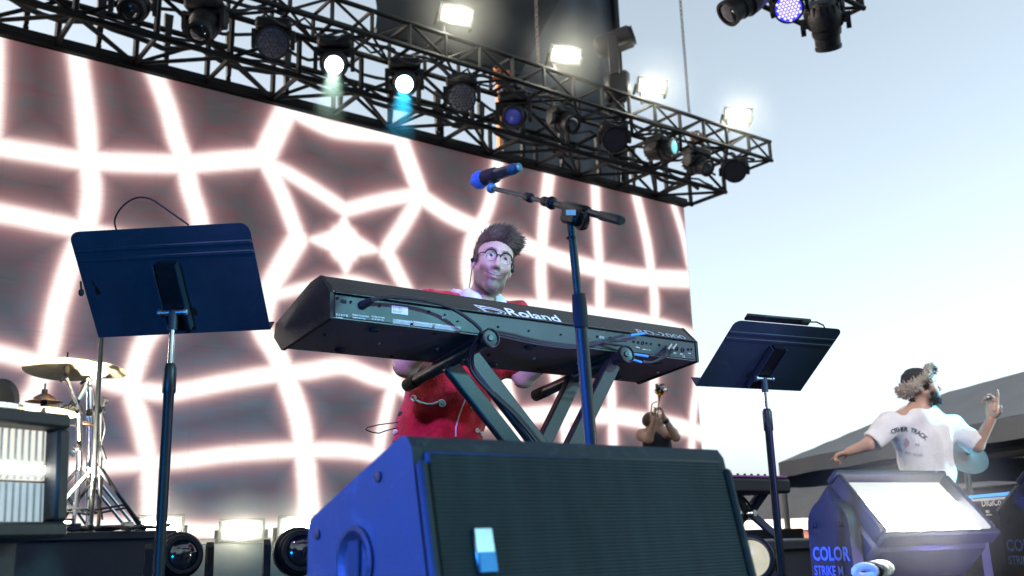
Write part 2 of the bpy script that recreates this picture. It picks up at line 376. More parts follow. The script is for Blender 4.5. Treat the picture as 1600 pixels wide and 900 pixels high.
# noise only bites away from the crisp edge
amt = N('MapRange'); amt.inputs['From Min'].default_value = .02; amt.inputs['From Max'].default_value = .3; L.new(at_.outputs['Fac'], amt.inputs['Value'])
s1 = N('Math'); s1.operation = 'ADD'; L.new(wob.outputs[0], s1.inputs[0]); L.new(wob2.outputs[0], s1.inputs[1])
s2 = N('Math'); s2.operation = 'MULTIPLY_ADD'; L.new(s1.outputs[0], s2.inputs[0]); L.new(amt.outputs[0], s2.inputs[1]); L.new(at_.outputs['Fac'], s2.inputs[2])
nm = N('MapRange'); nm.inputs['From Min'].default_value = -.08; nm.inputs['From Max'].default_value = .72; L.new(s2.outputs[0], nm.inputs['Value'])
ra = N('ValToRGB'); cr = ra.color_ramp; cr.interpolation = 'B_SPLINE'
STOPS = [(.0, (1.05, 1.0, 1.0)), (.078, (1.0, .96, .94)), (.112, (.9, .70, .65)), (.155, (.46, .28, .275)), (.205, (.23, .14, .145)), (.28, (.145, .092, .098)), (.36, (.092, .08, .086)), (.46, (.09, .056, .062)), (.56, (.060, .055, .059)), (1.0, (.046, .050, .056))]
while len(cr.elements) < len(STOPS): cr.elements.new(.5)
for e, (p_, c_) in zip(cr.elements, STOPS): e.position = p_; e.color = (*c_, 1)
L.new(nm.outputs[0], ra.inputs[0])
# the darker cells drift from slate blue at the lower left to warm maroon on the right
sep = N('SeparateXYZ'); L.new(tc.outputs['Object'], sep.inputs[0])
gxr = N('MapRange'); gxr.inputs['From Min'].default_value = -2.5; gxr.inputs['From Max'].default_value = 3.5; L.new(sep.outputs['X'], gxr.inputs['Value'])
gzr = N('MapRange'); gzr.inputs['From Min'].default_value = .2; gzr.inputs['From Max'].default_value = 3.3; L.new(sep.outputs['Z'], gzr.inputs['Value'])
mxg = N('Math'); mxg.operation = 'MAXIMUM'; L.new(gxr.outputs[0], mxg.inputs[0]); L.new(gzr.outputs[0], mxg.inputs[1])
tint = N('MixRGB'); tint.inputs[1].default_value = (.8, 1.45, 2.0, 1); tint.inputs[2].default_value = (1.15, .98, .98, 1); L.new(mxg.outputs[0], tint.inputs[0])
tmul = N('MixRGB'); tmul.blend_type = 'MULTIPLY'; L.new(ra.outputs[0], tmul.inputs[1]); L.new(tint.outputs[0], tmul.inputs[2])
tf = N('MapRange'); tf.inputs['From Min'].default_value = .03; tf.inputs['From Max'].default_value = .2; L.new(at_.outputs['Fac'], tf.inputs['Value']); L.new(tf.outputs[0], tmul.inputs[0])
# one greenish cell high in the middle drifts with the slow noise
n4 = N('TexNoise'); n4.inputs['Scale'].default_value = 1.6; n4.inputs['Detail'].default_value = 5; n4.inputs['Roughness'].default_value = .7; L.new(mp.outputs[0], n4.inputs['Vector'])
hr_ = N('ValToRGB'); hr_.color_ramp.elements[0].position = .36; hr_.color_ramp.elements[1].position = .62; hr_.color_ramp.elements[0].color = (.82, 1.12, 1.12, 1); hr_.color_ramp.elements[1].color = (1.18, .88, .93, 1); L.new(n4.outputs['Fac'], hr_.inputs[0])
hmul = N('MixRGB'); hmul.blend_type = 'MULTIPLY'; L.new(tf.outputs[0], hmul.inputs[0]); L.new(tmul.outputs[0], hmul.inputs[1]); L.new(hr_.outputs[0], hmul.inputs[2])
# cabinet seams every half metre and the fine row structure of the diodes
def fr(src_, per, wd_):
    a_ = N('Math'); a_.operation = 'DIVIDE'; L.new(src_, a_.inputs[0]); a_.inputs[1].default_value = per
    b_ = N('Math'); b_.operation = 'FRACT'; L.new(a_.outputs[0], b_.inputs[0]); c_ = N('Math'); c_.operation = 'LESS_THAN'; L.new(b_.outputs[0], c_.inputs[0]); c_.inputs[1].default_value = wd_ / per; return c_.outputs[0]
se = N('Math'); se.operation = 'MAXIMUM'; L.new(fr(sep.outputs['X'], .5, .012), se.inputs[0]); L.new(fr(sep.outputs['Z'], .5, .012), se.inputs[1])
sm_ = N('MapRange'); sm_.inputs['To Min'].default_value = 1.0; sm_.inputs['To Max'].default_value = .9; L.new(se.outputs[0], sm_.inputs['Value'])
rw = N('MapRange'); rw.inputs['To Min'].default_value = .72; rw.inputs['To Max'].default_value = 1.28; L.new(n2.outputs['Fac'], rw.inputs['Value'])
pm = N('Math'); pm.operation = 'MULTIPLY'; L.new(sm_.outputs[0], pm.inputs[0]); L.new(rw.outputs[0], pm.inputs[1])
sv = N('VectorMath'); sv.operation = 'SCALE'; L.new(hmul.outputs[0], sv.inputs[0]); L.new(pm.outputs[0], sv.inputs['Scale'])
L.new(sv.outputs[0], b.inputs['Emission Color'])
stg = N('MapRange'); stg.inputs['To Min'].default_value = .25; stg.inputs['To Max'].default_value = .35; L.new(n3.outputs['Fac'], stg.inputs['Value']); L.new(stg.outputs[0], b.inputs['Emission Strength'])
mesh_obj('display_face', me, M, wall, None)
MB().box(((XL + XR) / 2, YW + .075, (ZT + ZB) / 2), (XR - XL + .02, .14, ZT - ZB + .01)).obj('cabinet_back', K['black'], wall)
MB().box(((XL + XR) / 2, YW + .02, ZT + .075), (XR - XL + .1, .16, .13), bev=.01).obj('header_beam', K['truss'], wall)
for i in range(15):
    x = 1.0 + i * .72
    if x > XR: break
    hb = MB()
    hb.prism([(-.05, .62), (.05, .62), (.022, .05), (-.022, .05)], (x, YW - .06, ZT + .14), (1, 0, 0), (0, 0, 1), (0, 1, 0), .05)
    hb.lathe([(.03, -.012), (.03, .012)], (x, YW - .035, ZT + .16), (0, 1, 0), 10)
    hb.obj('hanger', K['truss'], wall)
# ------------------------------------------------------------------ unseen roof added to cut sky light over the downstage half
rf = thing('shade_roof', 'added unseen roof shading the front of the stage', 'roof', (1.5, 1.0, 9.2))
MB().box((-1.4, -.5, 9.3), (12.2, 13, .06), bev=.01).obj('shade_sheet', K['deck'], rf)
for x_, y_ in ((-7.3, -6.8), (-7.3, 5.8)):
    MB().tube((x_, y_, -1.5), (x_, y_, 9.26), .15, n=12).obj('shade_post', K['truss'], rf)
# unseen drape and tree belt, added to block low sun and front sky
wd_ = MB(); n_ = 60
vs = []
for i in range(n_ + 1):
    y_ = -.5 + 11.5 * i / n_; vs += [(-5.2 + .12 * math.sin(i * 1.9), y_, 0), (-5.2 + .10 * math.sin(i * 1.9 + .3), y_, 8.2)]
wd_.add(vs, [(2 * i, 2 * i + 2, 2 * i + 3, 2 * i + 1) for i in range(n_)])
tag(wd_.obj('sun_block_drape', K['deck']), 'added black pleated drape keeping low sun off the stage', 'drape')
rt_ = random.Random(11); leafm = mat('sky_block_leaves', (.03, .045, .02), .8, 0, .5, 1.5, .5, 3)
vs, fs = [], []
for i in range(2600):
    az = R_(rt_.uniform(140, 292)); rr_ = rt_.uniform(30, 38); hh = (9 + 5 * math.sin(az * 7) * math.sin(az * 3 + 1)) * math.sqrt(rt_.random()) + rt_.uniform(-1, 1)
    c_ = Vector((rr_ * math.cos(az) , rr_ * math.sin(az) - 6, hh - 1.5)); q_ = [Vector((rt_.uniform(-1.6, 1.6), rt_.uniform(-1.6, 1.6), rt_.uniform(-1.4, 1.4))) for _ in range(4)]
    if c_.y > -8 and c_.x > -12: continue
    b_ = len(vs); vs += [c_ + v_ for v_ in q_]; fs += [(b_, b_ + 1, b_ + 2), (b_, b_ + 2, b_ + 3), (b_ + 1, b_ + 3, b_ + 2), (b_, b_ + 3, b_ + 1)]
tag(MB().add(vs, fs).obj('sky_block_foliage', leafm), 'added dark belt of trees blocking the front sky', 'trees', kind='stuff')
# ------------------------------------------------------------------ trusses
def box_truss(name, label, x0, x1, y0, y1, z0, z1, bay, r=.028, rb=.016, group=None):
    t = thing(name, label, 'truss', (x1, y0, z0), group)
    for y in (y0, y1):
        for z in (z0, z1):
            MB().tube((x0, y, z), (x1, y, z), r, n=10).obj('chord', K['truss'], t)
    n = int((x1 - x0) / bay); cache = {}
    def brace(key, a, b, org, rr):
        if key not in cache:
            m_ = MB().tube(Vector(a), Vector(b), rr, n=6).obj('brace', K['truss'], t, local=True); cache[key] = m_.data
            m_.location = Vector(org) - t.location
        else:
            o = bpy.data.objects.new('brace', cache[key]); COL.objects.link(o); o.parent = t; o.location = Vector(org) - t.location
    h, d = z1 - z0, y1 - y0
    for i in range(n + 1):
        x = x1 - .03 - i * bay
        brace('v', (0, 0, 0), (0, 0, h), (x, y0, z0), rb * 1.5); brace('v', 0, 0, (x, y1, z0), rb)
        brace('c', (0, 0, 0), (0, d, 0), (x, y0, z0), rb * 1.3); brace('c', 0, 0, (x, y0, z1), rb)
        if i < n:
            s_ = i % 2
            brace('df%d' % s_, (0, 0, h * s_), (-bay, 0, h * (1 - s_)), (x, y0, z0), rb); brace('df%d' % (1 - s_), (0, 0, h * (1 - s_)), (-bay, 0, h * s_), (x, y1, z0), rb)
            brace('db%d' % s_, (0, d * s_, 0), (-bay, d * (1 - s_), 0), (x, y0, z0), rb)
    return t
UZ = 5.57 + CZ; UY0, UY1, UH = 9.0, 9.47, .31
LZ = 5.17 + CZ; LY0, LY1, LH = 9.63, 10.34, .50
box_truss('lighting_truss', 'upper black box truss carrying the row of moving heads', 1.2, 12.05, UY0, UY1, UZ, UZ + UH, .5, .030, .018)
box_truss('header_truss', 'lower black box truss directly above the video wall', 1.2, 11.66, LY0, LY1, LZ, LZ + LH, .8, .034, .023)
DS = P(1350, 13, 9.4)
box_truss('short_truss', 'truss end poking in at the top beside the blue lamp', 4.6, DS.x, DS.y, DS.y + .52, DS.z, DS.z + .5, .6, .026, .016)
# cable bundles tied along the trusses
def droop(x0, x1, y, z, amp, r, name, label, n=60, seed=1):
    rr = random.Random(seed); pts = []
    for i in range(n):
        x = x0 + (x1 - x0) * i / (n - 1)
        pts.append((x, y + .03 * math.sin(i * 1.7 + seed), z - amp * abs(math.sin(i * .55 + seed)) + rr.uniform(-.012, .012)))
    tag(MB().path(pts, r, 6).obj(name, K['cable']), label, 'cable')
droop(1.3, 11.6, LY0 + .12, LZ + LH - .05, .14, .02, 'cable_loom', 'black cable loom sagging along the lower truss')
droop(1.3, 11.4, LY0 + .03, LZ + .10, .05, .016, 'cable_loom', 'thin black cable tied to the front chord of the lower truss', seed=3)
droop(1.3, 11.5, UY0 + .05, UZ - .02, .16, .014, 'cable_loom', 'black cable looping below the front of the upper truss', 110, 8)
droop(1.3, 11.5, LY0 + .4, LZ + .22, .10, .03, 'cable_loom', 'thick black cable bundle inside the lower truss', 60, 9)
droop(1.4, 11.9, UY0 + .25, UZ + .09, .06, .022, 'cable_loom', 'black cable lying inside the upper truss', seed=5)
for i, (x, c_, lb) in enumerate([(7.0, 'orange', 'orange strap wound on the upper truss near the covered tower'), (10.6, 'copper', 'coil of brown rope inside the upper truss below the thin hanging chain')]):
    pts = [(x + .10 * math.cos(a * .9) + .02 * math.sin(a * 3), UY0 + .2 + .08 * math.sin(a * .9), UZ + .12 + .07 * math.sin(a * 2.3)) for a in np.linspace(0, 26, 90)]
    tag(MB().path(pts, .014, 6).obj('rope_coil', K['orange'] if c_ == 'orange' else mat('rope_brown', (.3, .17, .1), .8, 0, .3, 40)), lb, 'rope')
# ------------------------------------------------------------------ covered tower behind the truss
tw = thing('covered_tower', 'tall dark cloth covered tower behind the upper truss', 'tower', (10.4, 12.6, 0))
gm = MB(); nxx, nzz = 26, 40; X0, X1, Z0, Z1 = 9.12, 11.78, -1.5, 13.5
vs = [(X0 + (X1 - X0) * i / nxx, 12.0 + .05 * math.sin(i * .9 + .15 * j) + .03 * math.sin(j * .6 + i * .3), Z0 + (Z1 - Z0) * j / nzz) for i in range(nxx + 1) for j in range(nzz + 1)]
gm.add(vs, [(i * (nzz + 1) + j, (i + 1) * (nzz + 1) + j, (i + 1) * (nzz + 1) + j + 1, i * (nzz + 1) + j + 1) for i in range(nxx) for j in range(nzz)]).obj('front_cloth', K['cover'], tw)
MB().box((11.72, 13.0, 6), (.08, 1.9, 15)).obj('side_cloth', K['cover'], tw)
MB().box((11.80, 11.98, 6), (.12, .12, 15), bev=.02).obj('corner_pole', K['truss'], tw)
MB().box((9.06, 12.02, 6), (.07, .1, 15), bev=.01).obj('edge_strap', K['orange'], tw)
# dark roof cloth bulging forward over the truss
rc = thing('roof_cloth', 'black roof cloth hanging above the upper truss behind the lamps', 'cloth', (8.2, 11.4, 7.6))
q = [PY(585, -160, 11.2), PY(900, -60, 11.6), PY(812, 118, 11.9), PY(585, 48, 11.2)]
vs = []; n_ = 18
for i in range(n_ + 1):
    for j in range(n_ + 1):
        u, v = i / n_, j / n_
        p = (q[0] * (1 - u) + q[1] * u) * (1 - v) + (q[3] * (1 - u) + q[2] * u) * v
        vs.append(p + Vector((0, .06 * math.sin(9 * u + 4 * v) + .05 * math.sin(13 * v), 0)))
MB().add(vs, [(i * (n_ + 1) + j, (i + 1) * (n_ + 1) + j, (i + 1) * (n_ + 1) + j + 1, i * (n_ + 1) + j + 1) for i in range(n_) for j in range(n_)]).obj('cloth_sheet', mat('black_roof_cloth', (.02, .019, .018), .8, 0, .3, 1.5, .4, 4), rc)
MB().tube(q[3], q[2], .05, n=10).obj('hem_tube', K['truss'], rc)
# ------------------------------------------------------------------ hoist chains
def chain(a, b, label):
    a, b = Vector(a), Vector(b); n = int((b - a).length / .072); mb = MB(); d = (b - a).normalized()
    u, v, _ = MB.frame(d)
    for i in range(n):
        c = a + d * (.072 * (i + .5)); s_ = u if i % 2 else v
        mb.path([c + d * (.045 * math.cos(t)) + s_ * (.021 * math.sin(t)) for t in np.linspace(0, 2 * math.pi, 9)[:-1]], .009, 4, True)
    tag(mb.obj('hoist_chain', mat('chain_steel', (.22, .17, .15), .5, .7, .3, 20)), label, 'chain')
t0 = PY(1077, 180, 9.25); chain(t0, (t0.x, t0.y, t0.z + 2.6), 'thin hoist chain rising from the truss against open sky')
t0 = PY(841, 100, 9.25); chain(t0, (t0.x, t0.y, t0.z + 2.0), 'rusty hoist chain rising in front of the dark tower')
# ------------------------------------------------------------------ beyond the stage: tent, building
E0 = P(1216, 723, 14); u_ = (P(1600, 648, 8.75) - E0); u_.z = 0; E1 = E0 + u_ * 1.7
R0 = P(1482, 612, 13.2); R1 = R0 + Vector((u_.x, u_.y, 0)) * 1.0; R1.z = R0.z
pw = Vector((-u_.y, u_.x, 0)).normalized()
if pw.dot(CF) < 0: pw = -pw
B0 = E0 + pw * 6.5 + u_ * .05; B1 = E1 + pw * 6.5
tn = thing('marquee_tent', 'large grey canopy tent behind the man in the fur hat', 'tent', (E0.x, E0.y, -1.5))
def sheet(a, b_, c_, d_, n=14, sag=.12):
    vs = []
    for i in range(n + 1):
        for j in range(n + 1):
            u, v = i / n, j / n
            p = (a * (1 - u) + b_ * u) * (1 - v) + (d_ * (1 - u) + c_ * u) * v
            vs.append(p - Vector((0, 0, sag * math.sin(math.pi * u) * math.sin(math.pi * v) + .005 * math.sin(40 * u + 6 * v))))
    return vs, [(i * (n + 1) + j, (i + 1) * (n + 1) + j, (i + 1) * (n + 1) + j + 1, i * (n + 1) + j + 1) for i in range(n) for j in range(n)]
MB().add(*sheet(E0, E1, R1, R0)).obj('roof_panel', K['tent'], tn)
MB().add(*sheet(E0, R0, R0 + (B0 - R0) * .001, B0)).obj('hip_panel', K['tent'], tn)
MB().add(*sheet(B0, R0, R1, B1)).obj('back_panel', K['tent'], tn)
def valance(a, b_, h):
    n = 40; vs = []
    for i in range(n + 1):
        u = i / n; p = a * (1 - u) + b_ * u; ww = .02 * math.sin(i * 1.3)
        vs += [p + Vector((0, 0, .0)), p + pw * ww * .5 - Vector((0, 0, h * (1 + .04 * math.sin(i * .9))))]
    return vs, [(2 * i, 2 * i + 2, 2 * i + 3, 2 * i + 1) for i in range(n)]
MB().add(*valance(E0, E1, .20)).obj('valance', K['tent'], tn)
MB().add(*valance(E0, B0, .34)).obj('valance', K['tent'], tn)
bk = MB()
for a in (B0, B1): pass
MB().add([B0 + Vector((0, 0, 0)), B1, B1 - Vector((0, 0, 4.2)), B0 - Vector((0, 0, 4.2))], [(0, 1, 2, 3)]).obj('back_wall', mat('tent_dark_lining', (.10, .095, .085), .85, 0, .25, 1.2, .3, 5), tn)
for k, (za, wd) in enumerate([(-.30, .05), (-.62, .05)]):
    MB().tube(E0 + pw * (.9 + k) + Vector((0, 0, za + .1)), E1 + pw * (.9 + k) + Vector((0, 0, za + .1)), wd, n=8).obj('frame_bar', K['tent_in'], tn)
for c_ in (E0 + pw * .05, E1, B0, B1):
    MB().tube((c_.x, c_.y, -1.5), (c_.x, c_.y, c_.z - .02), .045, n=10).obj('pole', K['tent_in'], tn)
hb0, hb1 = P(1120, 802, 26), P(1420, 788, 22)
bl = thing('brick_building', 'low red brick building with dark roof and white gutter under the tent edge', 'building', (hb0.x, hb0.y, -1.5))
ud = (hb1 - hb0); ud.z = 0; hb0 = hb0 - ud * .6; ud = ud * 2.2; nn = Vector((-ud.y, ud.x, 0)).normalized()
if nn.dot(CF) < 0: nn = -nn
zz = P(1240, 828, 24).z
def slab(o, du, dn, za, zb, name, m_, setn=0.0):
    o = Vector((o.x, o.y, 0)) + nn * setn
    MB().prism([(0, za), (1, za), (1, zb), (0, zb)], o, du, (0, 0, 1), nn, dn).obj(name, m_, bl)
bk_m = mat('red_brick', (.3, .13, .1), .8, 0, .25, 6, .3, 20)
slab(hb0, ud, 5, -1.5, zz - .004, 'wall', bk_m)
slab(hb0, ud, .3, zz, zz + .26, 'gutter', K['gutter'], -.25)
MB().add([Vector((hb0.x, hb0.y, zz + .27)) - nn * .2, Vector((hb0.x, hb0.y, zz + .27)) + ud - nn * .2, Vector((hb0.x, hb0.y, zz + 1.25)) + ud + nn * 3, Vector((hb0.x, hb0.y, zz + 1.25)) + nn * 3,
          Vector((hb0.x, hb0.y, zz + .27)) + nn * 6, Vector((hb0.x, hb0.y, zz + .27)) + ud + nn * 6], [(0, 1, 2, 3), (3, 2, 5, 4), (0, 3, 4), (1, 5, 2)]).obj('roof', K['roof'], bl)

# ================================================================== LAMPS
EM = dict(
    blinder=emis('blinder_led', (1, .97, .84), 9), plate=emis('strobe_plate', (.95, .98, .92), .2), plate2=emis('strobe_plate_bright', (1, 1, .93), .6), reflector=emis('blinder_reflector', (1, .97, .8), .06), tube=emis('strobe_tube', (1, .98, .9), 5),
    cool=emis('strobe_cool_plate', (.74, .9, 1), .15), warm=emis('strobe_warm_band', (1, .96, .82), .24),
    white_lens=emis('lit_white_lens', (.93, 1, .88), 3.0), cyan_lens=emis('lit_cyan_lens', (.75, 1, 1), 3.0), blue=emis('lit_blue_led', (.03, .03, 1), .55), blue_dot=emis('lit_blue_dot', (.35, .3, 1), 1.0),
    par=emis('lit_par', (1, .97, .72), .16), cyan_dim=emis('dim_cyan_lens', (.2, .75, .9), .3), blue_dim=emis('dim_blue_lens', (.01, .03, .6), .06), strip=emis('blue_strip', (.05, .35, 1), .35),
)
K['dull'] = mat('dull_bronze', (.16, .155, .14), .75, 0, .25, 8, spec=.2)
led_dark = mat('dark_led_face', (.035, .03, .04), .3, 0, .4, 60)
def toward(c, dx=0., dz=0., k=1.0):
    """direction from c to the camera, swung sideways dx / up dz"""
    v = (CAM - Vector(c)).normalized()
    return (v + CR * dx + Vector((0, 0, dz))).normalized()
def hexes(r, pitch):
    out = []
    for i in range(-6, 7):
        for j in range(-6, 7):
            x, y = pitch * (i + .5 * j), pitch * .866 * j
            if math.hypot(x, y) < r: out.append((x, y))
    return out
def moving_head(c, aim, kind, label, lens, mount_z, up=True, s=1.0, group='moving head lamps', name='moving_head_light'):
    """c: centre of the head; mount_z: the plane its base sits on; up=True hangs below it"""
    c = Vector(c); aim = Vector(aim).normalized(); sg = 1 if up else -1
    t = thing(name, label, 'stage light', (c.x, c.y, mount_z), group)
    ah = Vector((aim.x, aim.y, 0))
    ah = ah.normalized() if ah.length > .05 else Vector((0, -1, 0))
    sd = Vector((-ah.y, ah.x, 0)); B = rows(sd, ah, Vector((0, 0, 1)))
    bz = mount_z - sg * .09 * s
    MB().box((c.x, c.y, bz), (.38 * s, .27 * s, .13 * s), B, .03 * s).obj('base', K['plastic'], t)
    if up:
        for k in (-1, 1):
            MB().lathe([(.035, -.02), (.045, 0), (.035, .02)], Vector((c.x, c.y, mount_z + .004)) + sd * (.11 * k * s), sd, 12).obj('clamp', K['black'], t)
    hy = bz - sg * .065 * s
    arm = MB(); L_ = abs(hy - c.z)
    w0, w1 = .20 * s, .20 * s
    arm.box(Vector((c.x, c.y, hy - sg * .025 * s)), (.43 * s, .13 * s, .05 * s), B, .012)
    yoke = arm.obj('yoke', K['plastic'], t)
    for k in (-1, 1):
        MB().prism([(-.07 * s, 0), (.07 * s, 0), (.055 * s, -L_ - .05 * s), (0, -L_ - .085 * s), (-.055 * s, -L_ - .05 * s)] if up else [(-.07 * s, 0), (-.055 * s, L_ + .05 * s), (0, L_ + .085 * s), (.055 * s, L_ + .05 * s), (.07 * s, 0)],
                   Vector((c.x, c.y, hy)) + sd * (k * .205 * s - .0225 * s), ah, (0, 0, 1), sd, .045 * s).obj('yoke_arm', K['plastic'], t)
    if kind == 'spot':
        prof = [(.03, -.235), (.10, -.225), (.145, -.17), (.163, -.06), (.160, .02), (.14, .04), (.135, .10), (.12, .115), (.118, .2), (.125, .205), (.125, .235), (.1, .235), (.1, .215)]
        lr, lz = .1, .218
    else:
        prof = [(.03, -.16), (.09, -.15), (.14, -.10), (.165, -.02), (.172, .06), (.178, .065), (.178, .12), (.155, .12), (.155, .10)]
        lr, lz = .155, .102
    prof = [(a * s, b_ * s) for a, b_ in prof]
    hd = MB().lathe(prof, c, aim, 28, True, False).obj('head', K['plastic'], t)
    fins = MB(); u, v, d = MB.frame(aim)
    for k in range(14):
        a = 2 * math.pi * k / 14; fins.box(c + (u * math.cos(a) + v * math.sin(a)) * (.13 if kind == 'spot' else .125) * s - d * .15 * s, (.012 * s, .05 * s, .09 * s), rows((-u * math.sin(a) + v * math.cos(a)), (u * math.cos(a) + v * math.sin(a)), d))
    fins.obj('cooling_fin', K['black'], hd)
    if kind == 'spot':
        MB().lathe([(lr * s, lz * s), (lr * .8 * s, (lz + .012) * s), (lr * .4 * s, (lz + .02) * s), (.001, (lz + .022) * s)], c, aim, 24, True, False).obj('lens', lens, hd)
    else:
        MB().lathe([(lr * s, lz * s), (.001, lz * s + .001)], c, aim, 28, True, False).obj('led_face', EM['blue'] if lens is EM['blue_dot'] else led_dark, hd)
        dots = MB()
        for x, y in hexes(lr * .92, .041): dots.lathe([(.016 * s, 0), (.013 * s, .008), (.001, .011)], c + d * (lz * s + .001) + u * x * s + v * y * s, aim, 8, False, False)
        dots.obj('led_lens', lens, hd)
    return t
YH = UY0 + .235
HEADS = [  # px, py, kind, swing x, swing z, lens, label
 (208, 10, 'spot', -.1, -.25, K['glassb'], 'unlit moving head hanging first from the picture edge on the upper truss'),
 (320, 38, 'spot', -.35, -.6, K['glassb'], 'second unlit moving head along the upper truss, head tipped straight down'),
 (427, 66, 'wash', -.05, -.1, led_dark, 'moving head with dark round LED face left of the white glowing one'),
 (522, 100, 'spot', .0, -.05, EM['white_lens'], 'moving head on the upper truss with glowing warm white lens'),
 (632, 130, 'spot', .0, -.05, EM['cyan_lens'], 'moving head on the upper truss with glowing cyan white lens and blue beam'),
 (722, 152, 'wash', -.05, -.1, led_dark, 'moving head with dark round LED face right of the cyan glowing one'),
 (803, 182, 'spot', -.05, .0, EM['blue_dim'], 'moving head with dim blue lens beside the orange strap of the tower'),
 (880, 190, 'spot', .7, -.25, K['glassb'], 'moving head turned aside with glinting lens below the second bright blinder'),
 (960, 216, 'wash', .1, -.2, led_dark, 'dark moving head under the truss right of the tower edge'),
 (1032, 232, 'spot', 1.3, .18, EM['cyan_dim'], 'moving head swung sideways with a small cyan lit lens'),
 (1090, 256, 'spot', .9, -.45, K['glassb'], 'moving head pointing down to the side, second from the truss end'),
 (1147, 266, 'wash', .1, -.15, mat('frosted_face', (.03, .03, .035), .35, 0, .2, 30), 'last moving head at the free end of the upper truss')]
for px, py, kd, dx, dz, ln, lb in HEADS:
    c = PY(px, py, YH); moving_head(c, toward(c, dx, dz), kd, lb, ln, UZ - .03)
# beams of the two lit heads in the stage smoke
for px, py, col, nm in [(522, 100, (.8, 1, .9), 'pale'), (632, 130, (.15, .75, 1), 'blue')]:
    c = PY(px, py, YH); a = toward(c, 0, -.05); s0 = c + a * .25
    d = (PY(px - 9, py + 75, YH - .05) - c).normalized()
    M = bpy.data.materials.new('smoke_' + nm); M.use_nodes = True; t = M.node_tree; t.nodes.remove(t.nodes['Principled BSDF'])
    vo = t.nodes.new('ShaderNodeVolumePrincipled'); vo.inputs['Density'].default_value = .9; vo.inputs['Color'].default_value = (*col, 1)
    t.links.new(vo.outputs[0], t.nodes['Material Output'].inputs['Volume'])
    b0 = c + a * .26; ge = t.nodes.new('ShaderNodeNewGeometry'); o0 = b0 - Vector((0, 0, .06))
    def vm(op, x_, y_=None):
        q_ = t.nodes.new('ShaderNodeVectorMath'); q_.operation = op; t.links.new(x_, q_.inputs[0])
        if isinstance(y_, Vector): q_.inputs[1].default_value = y_
        elif y_ is not None: t.links.new(y_, q_.inputs[1])
        return q_
    def mm(op, x_, y_=0., z_=None):
        q_ = t.nodes.new('ShaderNodeMath'); q_.operation = op; q_.use_clamp = op == 'SUBTRACT'
        for i_, e_ in enumerate((x_, y_)):
            if isinstance(e_, (int, float)): q_.inputs[i_].default_value = e_
            else: t.links.new(e_, q_.inputs[i_])
        return q_.outputs[0]
    rel = vm('SUBTRACT', ge.outputs['Position'], o0).outputs[0]; al = vm('DOT_PRODUCT', rel, d).outputs['Value']
    dist = vm('LENGTH', rel).outputs['Value']; rad = mm('SQRT', mm('MAXIMUM', mm('ADD', mm('MULTIPLY', dist, dist), mm('MULTIPLY', mm('MULTIPLY', al, al), -1.0)), 0.0))
    edge = mm('SUBTRACT', 1.0, mm('POWER', mm('DIVIDE', rad, mm('ADD', .095, mm('MULTIPLY', al, .2))), 2.0)); fall = mm('SUBTRACT', 1.0, mm('DIVIDE', al, .88))
    L_den = mm('MULTIPLY', mm('MULTIPLY', edge, mm('MULTIPLY', fall, fall)), 1.5); t.links.new(L_den, vo.inputs['Density'])
    o = MB().lathe([(.10, 0), (.2, .45), (.30, .9)], b0 - Vector((0, 0, .06)), d, 24).obj('smoke', M)
    tag(o, nm + ' stage smoke lit below the glowing moving head', 'smoke', kind='stuff')
    spot('beam_' + nm, b0 + a * .02, b0 + a * .02 + d, 55 if nm == 'blue' else 40, col, 44, .35, .06)

def frame_from(n, roll=0.):
    n = Vector(n).normalized(); x = Vector((0, 0, 1)).cross(n)
    x = x.normalized() if x.length > .02 else Vector((1, 0, 0))
    y = n.cross(x); r = R_(roll); return x * math.cos(r) + y * math.sin(r), y * math.cos(r) - x * math.sin(r), n
def blinder(c, n, wd, ht, dp, label, roll=0., group='blinder lamps', lit=None, name='blinder_light', rows_=((.12, .35),), foot=None, cells=2):
    """strobe/blinder: housing, proud front frame, lit strip cells, bracket"""
    x, y, n = frame_from(n, roll); c = Vector(c)
    t = thing(name, label, 'stage light', c, group); Bm = rows(x, y, n)
    hs_ = MB(); hs_.add([c + x * a * wd / 2 + y * b_ * ht / 2 - n * .02 for a, b_ in ((-1, -1), (1, -1), (1, 1), (-1, 1))] + [c + x * a * wd * .36 + y * b_ * ht * .34 - n * dp for a, b_ in ((-1, -1), (1, -1), (1, 1), (-1, 1))],
                        [(3, 2, 1, 0), (4, 5, 6, 7), (0, 1, 5, 4), (1, 2, 6, 5), (2, 3, 7, 6), (3, 0, 4, 7)])
    hs_.obj('housing', K['housing'], t)
    f = .07 * ht + .008
    for k in (-1, 1):
        MB().box(c + y * k * (ht / 2 - f / 2), (wd, f, .05), Bm, .004).obj('frame', K['housing'], t)
        MB().box(c + x * k * (wd / 2 - f / 2), (f, ht - 2 * f - .002, .05), Bm, .004).obj('frame', K['housing'], t)
    MB().box(c - n * .01, (wd - 2 * f, ht - 2 * f, .012), Bm).obj('reflector', lit or EM['reflector'], t)
    for (yy, hh) in rows_:
        for k in range(cells):
            cw = (wd - 2.4 * f) / cells
            MB().box(c + x * ((k - (cells - 1) / 2) * cw) + y * yy * ht + n * .004, (cw * .86, hh * ht, .014), Bm, .004).obj('lamp_cell', EM['blinder'], t)
    for k in (-1, 1):
        MB().bar(c + x * k * (wd / 2 + .012) - n * .03, c + x * k * (wd / 2 + .012) - n * dp * .8 - Vector((0, 0, ht * .75)), .035, .012, x).obj('bracket', K['black'], t)
    if foot is not None:
        MB().box((c.x - n.x * dp * .8, c.y - n.y * dp * .8, foot + .02), (wd + .06, .1, .036), rows(x, Vector((-x.y, x.x, 0)), Vector((0, 0, 1))), .006).obj('foot', K['black'], t)
    return t
